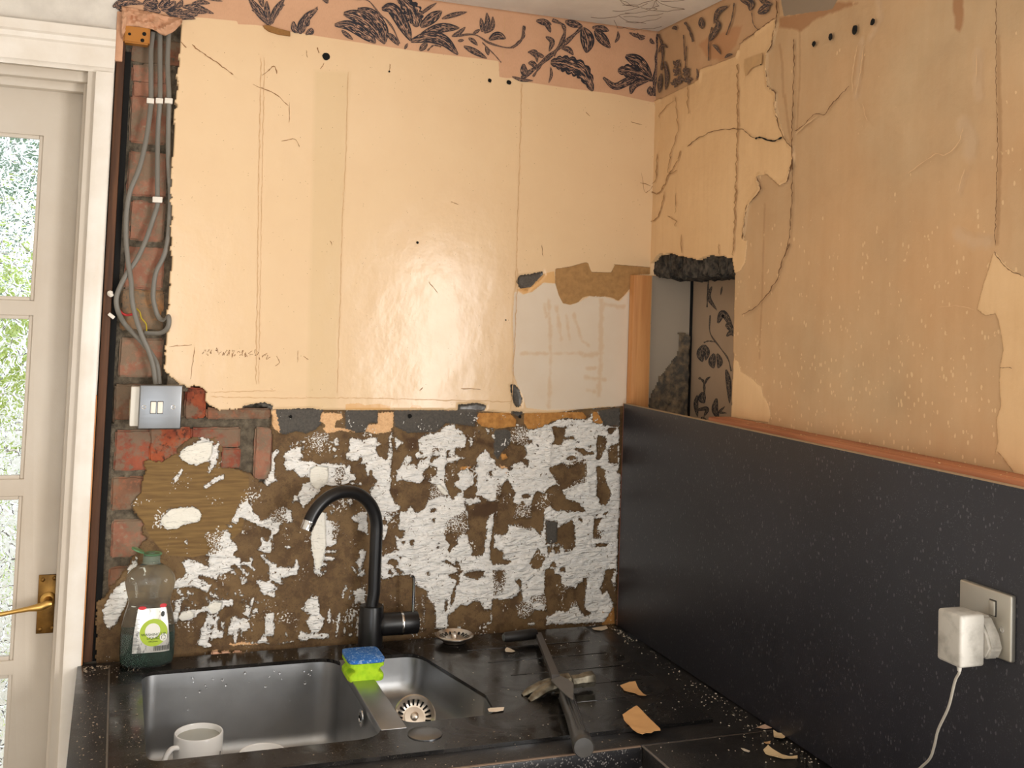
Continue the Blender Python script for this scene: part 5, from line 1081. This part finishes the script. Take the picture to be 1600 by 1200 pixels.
bm = bmesh.new(); add_lathe(bm, (tx+.018, ty, zv), [(.020, 0), (.0245, .006), (.0250, .012), (.0250, .050), (0, .050)], 36, (1, 0, 0)); add_lathe(bm, (tx+.018, ty, zv), [(0, .054), (.0250, .054), (.0250, .086), (.0235, .089), (0, .089)], 36, (1, 0, 0)); sv = mesh_obj('side_valve', bm, M['black_tap'], tap)
bm = bmesh.new(); add_lathe(bm, (tx+.018, ty, zv), [(0, .0495), (.0252, .0495), (.0256, .052), (.0252, .0545), (0, .0545)], 36, (1, 0, 0)); mesh_obj('collar', bm, M['chrome'], sv)
bm = bmesh.new(); add_tube(bm, [(tx+.096, ty, zv+.02), (tx+.096, ty, zv+.055), (tx+.0955, ty, zv+.098), (tx+.092, ty-.002, zv+.104), (tx+.087, ty-.003, zv+.1055)], [.0036, .0036, .0036, .0034, .003], 12); mesh_obj('lever', bm, M['chrome'], sv)

# ---------------------------------------------------------------- sponge
a = Vector((-.792, -.262, ZS-.002)); sp_ = empty('washing_up_sponge', (-.757, -.225, ZS-.001)); tag(sp_, 'green foam sponge with blue scourer top, on the sink divider', 'sponge')
s = NT('foam_green'); FG = s.out(s.mix(s.step(s.noise(60, 4), .3, .55), srgb(186, 226, 40), srgb(146, 200, 20)), .9, 0, s.bump(s.noise(240, 3), .0016), Subsurface_Weight=.1)
s = NT('scourer_blue'); FB = s.out(s.mix(s.m_('MULTIPLY', s.step(s.noise(110, 5, dist=2), .06, .58), .7), srgb(42, 110, 190), srgb(170, 200, 230)), .85, 0, s.bump(s.noise(300, 4), .002))
def sponge_ring(z, w, d_, waist):
    out = []
    for k in range(40):
        t = 2*math.pi*k/40; cx_ = abs(math.cos(t))**.28*math.copysign(1, math.cos(t)); cy_ = abs(math.sin(t))**.28*math.copysign(1, math.sin(t))
        out.append((-.7575+cx_*(w/2-waist*(1 if abs(cx_) > .9 else 1)), -.222+cy_*d_/2, z))
    return out
bm = bmesh.new(); rings = []; z0 = ZS-.002
for z, wst in ((0, .002), (.002, 0), (.010, 0), (.014, .004), (.018, .010), (.022, .011), (.026, .006), (.029, 0), (.036, 0)):
    rings.append([bm.verts.new(Vector(p)+Vector((.0006*noise.noise(Vector(p)*200), 0, 0))) for p in sponge_ring(z0+z, .075, .085, wst)])
for a_, b_ in zip(rings, rings[1:]):
    for k in range(40): bm.faces.new((a_[k], a_[(k+1) % 40], b_[(k+1) % 40], b_[k]))
bm.faces.new(list(reversed(rings[0]))); bm.faces.new(rings[-1]); mesh_obj('foam', bm, FG, sp_)
bm = bmesh.new(); rings = [[bm.verts.new(p) for p in sponge_ring(z0+z, .076-i_, .086-i_, 0)] for z, i_ in ((.0362, .002), (.037, 0), (.043, 0), (.044, .003))]
for a_, b_ in zip(rings, rings[1:]):
    for k in range(40): bm.faces.new((a_[k], a_[(k+1) % 40], b_[(k+1) % 40], b_[k]))
bm.faces.new(list(reversed(rings[0]))); bm.faces.new(rings[-1]); mesh_obj('scourer', bm, FB, sp_)

# ---------------------------------------------------------------- washing-up liquid bottle
bx, by, bz = -1.178, -.052, ZS
bo = empty('washing_up_bottle', (bx, by, bz)); tag(bo, 'half-empty green washing-up liquid bottle with silver label and open cap', 'bottle')
prof = [(0, 0), (.80, .0), (.95, .006), (1.0, .022), (1.0, .065), (.96, .085), (.88, .105), (.78, .122), (.76, .130), (.80, .142), (.88, .157), (.92, .170), (.88, .182), (.72, .194), (.48, .203), (.34, .207), (.32, .212)]
def bottle_rings(bm, prof, W, D, n=48, cap=True):
    rings = []
    for f, z in prof:
        if f == 0: rings.append([bm.verts.new((bx, by, bz+z))]); continue
        rr = []
        for k in range(n):
            t = 2*math.pi*k/n; ex = .62 if f > .5 else 1
            rr.append(bm.verts.new((bx+W*f*abs(math.cos(t))**ex*math.copysign(1, math.cos(t)), by+(D*f if f > .4 else W*f)*abs(math.sin(t))**ex*math.copysign(1, math.sin(t)), bz+z)))
        rings.append(rr)
    for a_, b_ in zip(rings, rings[1:]):
        for k in range(n):
            if len(a_) == 1: bm.faces.new((a_[0], b_[(k+1) % n], b_[k]))
            else: bm.faces.new((a_[k], a_[(k+1) % n], b_[(k+1) % n], b_[k]))
    if cap: bm.faces.new(rings[-1])
W_, D_ = .0545, .034
bm = bmesh.new(); bottle_rings(bm, prof, W_, D_)
s = NT('clear_green_plastic'); BP = s.out(srgb(246, 251, 247), .05, 0, s.bump(s.noise(26, 2, st=(1, 1, .6)), .0015), Transmission_Weight=.97, IOR=1.22)
mesh_obj('bottle_body', bm, BP, bo)
bm = bmesh.new(); bottle_rings(bm, [(0, .003), (.76, .003), (.9, .008), (.96, .024), (.96, .062), (.955, .070)], W_, D_)
mesh_obj('liquid', bm, simple('green_liquid', (8, 44, 30), .08), bo)
# label wraps the front face
lm_ = bmesh.new(); N1, N2 = 26, 14
def on_front(u, z, off=.0008):
    f = np.interp(z, [p[1] for p in prof], [p[0] for p in prof]); x = u
    cth = min(1, abs(x)/(W_*f)); c_ = cth**(1/.62); s_ = math.sqrt(max(0, 1-c_*c_))
    return Vector((bx+x, by-(D_*f)*(s_**.62)-off, bz+z))
g = {}
for i in range(N1+1):
    for j in range(N2+1):
        q = j/N2; z = .033+.088*q; half = .040-.010*q+.002*math.sin(q*3); u = .007-q*.001+half*(2*i/N1-1)
        g[i, j] = lm_.verts.new(on_front(u*.92, z))
for i in range(N1):
    for j in range(N2): lm_.faces.new((g[i, j], g[i+1, j], g[i+1, j+1], g[i, j+1]))
s = NT('silver_label'); SL = s.out(s.mix(s.step(s.noise(120, 4, st=(1, 1, .5)), .1, .6), srgb(222, 218, 210), srgb(150, 146, 140)), .3, .55)
lab = mesh_obj('label', lm_, SL, bo)
def label_disc(cx, cz, r, mat, name, off, ry=1):
    bm = bmesh.new(); c = bm.verts.new(on_front(cx, cz, off)); ring = [[bm.verts.new(on_front(cx+r*q*math.cos(t), cz+r*ry*q*math.sin(t), off)) for t in [2*math.pi*k/32 for k in range(32)]] for q in (.5, 1)]
    for k in range(32):
        bm.faces.new((c, ring[0][k], ring[0][(k+1) % 32])); bm.faces.new((ring[0][k], ring[1][k], ring[1][(k+1) % 32], ring[0][(k+1) % 32]))
    return mesh_obj(name, bm, mat, lab)
LIME = simple('lime_print', (176, 200, 56), .5); WHITE_P = simple('label_white', (238, 236, 226), .5); RED_P = simple('label_red', (206, 34, 44), .5); BLK = simple('label_black', (30, 34, 30), .5)
label_disc(.010, 0.0730, .0275, LIME, 'lime_roundel', .0013); label_disc(.008, 0.0770, .0150, WHITE_P, 'pale_roundel', .0017); label_disc(.030, 0.0630, .0075, WHITE_P, 'recycling_mark', .0022)
label_disc(-.014, 0.1225, .008, RED_P, 'red_flash', .0014, .45); label_disc(.027, 0.1250, .007, RED_P, 'red_flash', .0014, .6); label_disc(.027, 0.1090, .004, BLK, 'black_dot', .0018, 1.4)
def label_text(txt, size, cx, cz, mat, off=.0024, name='lettering'):
    me = text_mesh(txt, size, 0)
    for v in me.vertices: v.co = on_front(cx+v.co.x, cz+v.co.y, off)-parent_world(lab)
    me.materials.append(mat); link(bpy.data.objects.new(name, me), lab)
GT = simple('label_green_ink', (64, 84, 30), .5)
label_text('WASHING UP', .0078, .010, 0.0695, GT); label_text('LIQUID', .0078, .010, 0.0625, GT); label_text('ORIGINAL', .0042, .010, 0.0555, GT)
label_text('♻', .009, .030, 0.0630, GT, .0026, 'recycling_symbol') if False else None
bm = bmesh.new()
for k in range(3):
    t0 = math.radians(120*k+10); pts = [on_front(.030+.0042*math.cos(t0+math.radians(q)), .063+.0042*math.sin(t0+math.radians(q)), .0028) for q in (0, 30, 60, 85)]
    add_tube(bm, pts, .0005, 5)
mesh_obj('recycling_symbol', bm, GT, lab)
bm = bmesh.new(); rnd = random.Random(2); x = .012
while x < .041:
    w_ = rnd.uniform(.0004, .0013)
    vs_ = [bm.verts.new(on_front(q[0], q[1], .0016)) for q in ((x, .036), (x+w_, .036), (x+w_, .046), (x, .046))]; bm.faces.new(vs_); x += w_+rnd.uniform(.0006, .0014)
mesh_obj('barcode', bm, BLK, lab, smooth=False)
bm = bmesh.new()
for k in range(22):
    zz = .041+.0028*k; bm.faces.new([bm.verts.new(on_front(q[0], q[1], .0016)) for q in ((-.031, zz), (-.018-.002*(k % 3), zz), (-.018-.002*(k % 3), zz+.0007), (-.031, zz+.0007))])
mesh_obj('small_print', bm, BLK, lab, smooth=False)
CAPM = simple('cap_green', (150, 206, 158), .25, 0, Transmission_Weight=.7, IOR=1.3)
bm = bmesh.new(); add_lathe(bm, (bx, by, bz+.208), [(.0175, 0), (.0175, .016), (.015, .0175), (.007, .0175), (.006, .022), (0, .022)], 32); cp_ = mesh_obj('cap', bm, simple('cap_grey_green', (176, 192, 176), .2, 0, Transmission_Weight=.7, IOR=1.2), bo)
bm = bmesh.new(); add_tube(bm, [(bx-.014, by, bz+.2265), (bx+.016, by, bz+.2255)], [.017, .018], 24, flat=.1, up=(0, 1, 0)); b3 = None
bm.free(); bm = bmesh.new(); add_lathe(bm, (bx+.002, by, bz+.2255), [(0, 0), (.0185, 0), (.019, .002), (.0175, .0035), (0, .003)], 28); mesh_obj('cap_rim', bm, CAPM, cp_)
bm = bmesh.new(); add_lathe(bm, (bx-.028, by-.002, bz+.236), [(0, -.002), (.014, -.0015), (.014, .0015), (0, .002)], 24, (.45, 0, 1)); mesh_obj('flip_lid', bm, CAPM, cp_)

# ---------------------------------------------------------------- mugs
def mug(c, r, h, label, handle_dir, tilt=0, water=None, mark=False):
    e = empty('mug', c); tag(e, label, 'mug', 'white mugs in the sink'); c = Vector(c)
    bm = bmesh.new(); add_lathe(bm, c, [(0, .003), (r*.82, .003), (r*.86, 0), (r*.90, 0), (r*.955, .006), (r, .02), (r, h-.002), (r-.0015, h), (r-.0035, h), (r-.0045, h-.002), (r-.0045, .008), (r*.8, .0045), (0, .0045)], 48)
    body = mesh_obj('mug_body', bm, M['ceramic'], e)
    hd = Vector(handle_dir).normalized(); pts = [c+hd*(r-.002)+Vector((0, 0, h*.80)), c+hd*(r+.014)+Vector((0, 0, h*.82)), c+hd*(r+.027)+Vector((0, 0, h*.66)), c+hd*(r+.028)+Vector((0, 0, h*.45)), c+hd*(r+.016)+Vector((0, 0, h*.24)), c+hd*(r-.002)+Vector((0, 0, h*.18))]
    bm = bmesh.new(); add_tube(bm, smooth_line([tuple(p) for p in pts], 5), .0058, 14, flat=.8); mesh_obj('handle', bm, M['ceramic'], e)
    if water: bm = bmesh.new(); add_lathe(bm, c, [(0, .006), (r-.006, .01), (r-.0048, water), (0, water)], 40); mesh_obj('dishwater', bm, simple('dishwater', (170, 170, 160), .04, 0), e)
    if mark:
        bm = bmesh.new()
        for a0, z0_, z1_, w_ in ((-52, .030, .052, .0016), (-34, .034, .060, .0016), (-27, .034, .046, .0012)):
            t = math.radians(a0); ps = [c+Vector((math.cos(t+q*.006)*(r+.0004), math.sin(t+q*.006)*(r+.0004), z0_+(z1_-z0_)*q/6)) for q in range(7)]
            add_tube(bm, ps, w_/2, 6)
        mesh_obj('printed_mark', bm, M['ink'], e)
    return e
zf = ZS-.180
mug((-1.079, -.215, zf+.0005), .047, .092, 'white mug of grey water in the large bowl, handle to the left', (-.85, -.5, 0), water=.082, mark=True)
mug((-.972, -.345, zf+.0005), .044, .0925, 'white mug by the front of the large bowl, only its far rim showing', (.9, -.4, 0))

# ---------------------------------------------------------------- hammer and chisel
IRON = (lambda s: s.out(s.mix(s.step(s.noise(50, 5), .3, .5), srgb(150, 144, 128), srgb(92, 82, 66)), .42, .75, s.bump(s.noise(120, 4), .0012)))(NT('worn_hammer_steel'))
hm = empty('claw_hammer', tuple(at('Z', .925, 880, 1065))); tag(hm, 'claw hammer with rubber grip lying across the worktop edge', 'hammer')
hc = Vector(at('Z', .925, 878, 1068)); ge = Vector((-.486, -.735, .928)); ax = (ge-hc).normalized()
pr_ = [(0, .0085), (.03, .009), (.06, .0095), (.075, .014), (.09, .0158), (.16, .0145), (.22, .0148), (.27, .0165), (.30, .0175), (.325, .0185), (.338, .0190), (.344, .0165), (.345, .0)]
Ls = (ge-hc).length/.345; bm = bmesh.new(); add_tube(bm, [hc+ax*s_*Ls for s_, _ in pr_[:4]], [r for _, r in pr_[:4]], 18); mesh_obj('shaft', bm, M['black_plastic'], hm)
bm = bmesh.new(); add_tube(bm, [hc+ax*s_*Ls for s_, _ in pr_[3:]], [max(r, .0005) for _, r in pr_[3:]], 28)
up_ = Vector((0, 0, 1)); sd = ax.cross(up_).normalized(); up2 = sd.cross(ax)
for k in range(34):
    s_ = .10+.0062*k
    for q in (-26, -8, 10, 28):
        r = np.interp(s_, [p[0] for p in pr_], [p[1] for p in pr_]); t = math.radians(q+8); n_ = up2*math.cos(t)-sd*math.sin(t)
        bmesh.ops.create_icosphere(bm, subdivisions=1, radius=.0015, matrix=Matrix.Translation(hc+ax*s_*Ls+n_*r))
gr = mesh_obj('rubber_grip', bm, simple('grip_rubber', (62, 60, 58), .30, var=.2, vs=60), hm)
# head: claw to the left, striking face to the right, seen from above
cl, fc = Vector(at('Z', .925, 821, 1072)), Vector(at('Z', .928, 923, 1056)); hx_ = (fc-cl).normalized()
bm = bmesh.new()
add_tube(bm, [hc-hx_*.014, hc+hx_*.014, hc+hx_*.020, hc+hx_*.044, hc+hx_*.049, hc+hx_*.068, hc+hx_*.071], [.019, .0195, .0140, .0130, .0155, .0165, .0148], 8, up=(0, 0, 1))
for sgn in (-1, 1):
    hy = Vector((-hx_.y, hx_.x, 0)); pts = [hc-hx_*.008+hy*sgn*.004, hc-hx_*.025+hy*sgn*.007+Vector((0, 0, .001)), hc-hx_*.045+hy*sgn*.010-Vector((0, 0, .002)), hc-hx_*.066+hy*sgn*.014-Vector((0, 0, .010)), hc-hx_*.080+hy*sgn*.015-Vector((0, 0, .017))]
    add_tube(bm, pts, [.017, .0150, .0125, .0105, .006], 10, flat=.7, up=(0, 0, 1))
mesh_obj('hammer_head', bm, IRON, hm)
cz = empty('flat_chisel', tuple(at('Z', .93, 845, 1010))); tag(cz, 'flat grey steel chisel with splayed blade lying over the hammer head', 'chisel')
p0, p1 = Vector(at('Z', .922, 841, 991)), Vector(at('Z', .946, 868, 1062)); p0.z, p1.z = .922, .951
dr_ = (p1-p0).normalized(); sd_ = dr_.cross(Vector((0, 0, 1))).normalized(); nu_ = sd_.cross(dr_)
def slab(bm, ring_specs, t):
    rs_ = []
    for c_, wl, wr in ring_specs: rs_.append([bm.verts.new(c_+sd_*wl+nu_*t/2), bm.verts.new(c_+sd_*wr+nu_*t/2), bm.verts.new(c_+sd_*wr-nu_*t/2), bm.verts.new(c_+sd_*wl-nu_*t/2)])
    for a_, b_ in zip(rs_, rs_[1:]):
        for k in range(4): bm.faces.new((a_[k], a_[(k+1) % 4], b_[(k+1) % 4], b_[k]))
    bm.faces.new(list(reversed(rs_[0]))); bm.faces.new(rs_[-1]); bmesh.ops.recalc_face_normals(bm, faces=bm.faces)
GS = simple('chisel_grey', (120, 116, 112), .4, .5, var=.2, vs=40)
bm = bmesh.new(); slab(bm, [(p0, -.0065, .0065), (p0+dr_*.04, -.0068, .0068), (p1, -.0078, .0078)], .009); mesh_obj('shank', bm, simple('shank_dark', (84, 78, 74), .45, .3), cz)
B_ = [Vector(at('Z', .952, *q)) for q in ((861, 1064), (876, 1058), (887, 1063), (896.5, 1070), (896, 1094), (892, 1093), (878, 1082))]
bm = bmesh.new(); f = bm.faces.new([bm.verts.new(b) for b in B_]); r = bmesh.ops.extrude_face_region(bm, geom=[f]); bmesh.ops.translate(bm, verts=[v for v in r['geom'] if isinstance(v, bmesh.types.BMVert)], vec=(0, 0, .003)); bmesh.ops.recalc_face_normals(bm, faces=bm.faces); bmesh.ops.bevel(bm, geom=list(bm.edges), offset=.0006, segments=1, affect='EDGES'); mesh_obj('blade', bm, GS, cz, smooth=False)
ga, gb = Vector(at('Z', .926, 787, 996)), Vector(at('Z', .926, 838, 990)); ga.y = min(ga.y, -.03); gb.y = min(gb.y, -.03)
bm = bmesh.new(); add_tube(bm, [ga, ga+(gb-ga)*.05, ga+(gb-ga)*.5, ga+(gb-ga)*.95, gb], [.008, .011, .012, .012, .009], 20); mesh_obj('grip', bm, M['black_plastic'], cz)
bm = bmesh.new(); u_ = (ga-gb).normalized(); add_lathe(bm, ga, [(.0075, -.001), (.0075, .001), (0, .0015)], 18, tuple(u_)); mesh_obj('grip_end', bm, simple('grip_end_grey', (96, 100, 98), .5), cz)

# ---------------------------------------------------------------- paper scraps, chips and crumbs
def scrap(name, px, z, label, col, curl=.006, seed=0, cat='scrap', grp='torn scraps of wallpaper on the worktop', th=.0006):
    P2 = [at('Z', z, *q) for q in px]; c = sum(P2)/len(P2); bm = bmesh.new()
    f = bm.faces.new([bm.verts.new(p) for p in P2]); bmesh.ops.triangulate(bm, faces=[f]); bmesh.ops.subdivide_edges(bm, edges=bm.edges[:], cuts=3, use_grid_fill=True)
    L = max((Vector(p)-Vector(c)).length for p in P2)
    for v in bm.verts:
        d_ = (v.co-Vector(c)); q = d_.x*.6+d_.y*.8; v.co.z = z+curl*(q/L)**2+.0012*noise.noise(v.co*60+Vector((seed, 0, 0)))+.0012
    r = bmesh.ops.extrude_face_region(bm, geom=list(bm.faces)); bmesh.ops.translate(bm, verts=[v for v in r['geom'] if isinstance(v, bmesh.types.BMVert)], vec=(0, 0, -th)); bmesh.ops.recalc_face_normals(bm, faces=bm.faces)
    return tag(mesh_obj(name, bm, simple('scrap_'+str(seed), col, .8, var=.12, vs=60)), label, cat, grp)
q4 = lambda t, ox=900, oy=940: [(ox+float(a)/4, oy+float(b)/4) for a, b in (k.split(',') for k in t.split())]
scrap('paper_scrap', q4('275,530 330,520 370,520 400,560 440,600 400,603 370,580 340,570 300,560 292,545'), ZS+.001, 'smaller buff paper scrap, behind the large one on the sink drainer', (214, 166, 112), .008, 1)
scrap('paper_scrap', q4('290,712 330,690 380,670 440,720 525,795 528,808 490,812 470,828 440,825 415,840 380,825 350,800 320,765 300,740'), ZS+.001, 'largest buff paper scrap, on the front edge of the drainer', (222, 170, 112), .006, 2)
scrap('paint_flake', q4('1170,930 1200,910 1230,930 1290,960 1340,970 1385,968 1385,985 1300,990 1240,975 1185,955'), .901, 'long curved cream paint flake on the right worktop', (228, 200, 156), .006, 3, 'flake', 'cream paint flakes on the right worktop')
scrap('paint_flake', q4('1233,815 1260,828 1308,832 1305,855 1280,866 1238,864'), .901, 'squarish cream paint flake against the black board', (224, 196, 154), .005, 4, 'flake', 'cream paint flakes on the right worktop')
scrap('paint_flake', q4('1125,792 1150,780 1180,775 1225,793 1185,800'), .901, 'pinkish pointed paint flake beside the black board', (206, 172, 148), .003, 5, 'flake', 'cream paint flakes on the right worktop')
scrap('paint_flake', q4('1174,880 1217,879 1210,890 1195,898'), .901, 'small triangular tan flake between the two larger cream flakes', (196, 156, 112), .002, 6, 'flake', 'cream paint flakes on the right worktop')
scrap('paint_flake', q4('1030,922 1050,925 1088,938 1080,946 1050,938'), .901, 'thin pale flake lying left of the curved cream flake', (214, 200, 180), .002, 7, 'flake', 'cream paint flakes on the right worktop')
scrap('paint_flake', q4('648,672 665,668 752,668 745,684 700,692 655,694', 600), ZS+.001, 'white chip at the corner of the small bowl', (240, 222, 200), .002, 8, 'flake', None)
scrap('paint_flake', [(789, 1016), (792, 1013), (805, 1018), (800, 1020), (790, 1019)], ZS+.001, 'cream chip on the drainer below the chisel grip', (220, 204, 180), .002, 9, 'flake', None)
scrap('plaster_chip', [(925, 982), (947, 979), (950, 982), (940, 986), (928, 985)], .901, 'long pale plaster chip along the back of the worktop by the corner', (222, 200, 172), .002, 10, 'chip', None)
PK = simple('pink_filler', (226, 180, 150), .9, var=.2, vs=90)
for i, (x0, y0, x1, y1, lab) in enumerate(((330, 1015, 343, 1022, 'leftmost pink plaster lump behind the sink'), (344, 1016, 360, 1022, 'long middle pink plaster lump behind the sink'), (364, 1010, 378, 1015, 'rightmost pink plaster lump behind the sink'))):
    a_, b_ = at('Y', -.012, x0, y1), at('Y', -.012, x1, y0); bm = bmesh.new(); rough_block(bm, a_[0], b_[0], -.022, -.003, .9, .9+(b_[2]-a_[2])*1.1, 0, .0016, 60+i, 4)
    tag(mesh_obj('plaster_lump', bm, PK), lab, 'plaster lump', 'pink plaster lumps behind the sink')
def crumbs(name, spots, mat, label, seed):
    rnd = random.Random(seed); bm = bmesh.new()
    for (x0, x1, y0, y1, z, n, smx) in spots:
        for _ in range(n):
            t = rnd.random(); x = x0+(x1-x0)*rnd.random(); y = y0+(y1-y0)*rnd.random()
            r = smx*(.25+.75*rnd.random()**3)
            mt = Matrix.Translation((x, y, z+r*.45)) @ Matrix.Rotation(rnd.uniform(0, 6.3), 4, 'Z') @ Matrix.Diagonal((rnd.uniform(.7, 1.8), rnd.uniform(.6, 1.1), rnd.uniform(.4, .8), 1))
            bmesh.ops.create_icosphere(bm, subdivisions=1, radius=r, matrix=mt)
    return tag(mesh_obj(name, bm, mat, smooth=False), label, 'debris', kind='stuff')
sg_ = [(-.12, -.078, -.12-.04*k, -.05-.04*k, .9002, 9, .0020) for k in range(28)]+[(-.16, -.08, -.9, -.45, .9002, 90, .0020), (-.34, -.08, -1.0, -.69, .9002, 90, .0016), (-.34, -.17, -.62, -.05, ZS, 120, .0017), (-.62, -.34, -.62, -.03, ZS, 110, .0015), (-.10, -.08, -.14, -.02, .9002, 60, .0026)]
crumbs('plaster_crumbs', sg_, simple('crumb_pale', (206, 194, 176), .9, var=.3, vs=300), 'pale plaster crumbs scattered over the right side of the worktop', 1)
sg_ = [(-1.30, -1.252, -.60, -.06, .9002, 200, .0017), (-1.245, -1.195, -.58, -.06, ZS, 110, .0017), (-1.24, -.5, -.62, -.56, ZS, 70, .0015), (-1.30, -1.14, -.06, -.02, ZS-.0065, 160, .003), (-1.24, -.78, -.095, -.03, ZS, 60, .0016), (-1.30, -.36, -.688, -.632, .9002, 120, .0014)]
crumbs('brick_dust_crumbs', sg_, simple('crumb_brown', (170, 150, 128), .9, var=.5, vs=300), 'brick and plaster crumbs around the sink and its left edge', 2)
crumbs('ledge_crumbs', [(-.058, -.008, -1.29, -.42, 1.4560, 120, .002)], simple('crumb_tan', (204, 166, 122), .9), 'tan plaster crumbs along the timber rail', 3)
bm = bmesh.new(); add_box(bm, -1.2515, -1.2485, -.688, -.03, .9001, .9018, 0)
mesh_obj('joint_strip', bm, simple('strip_steel', (150, 142, 130), .35, .6), wt, smooth=False)
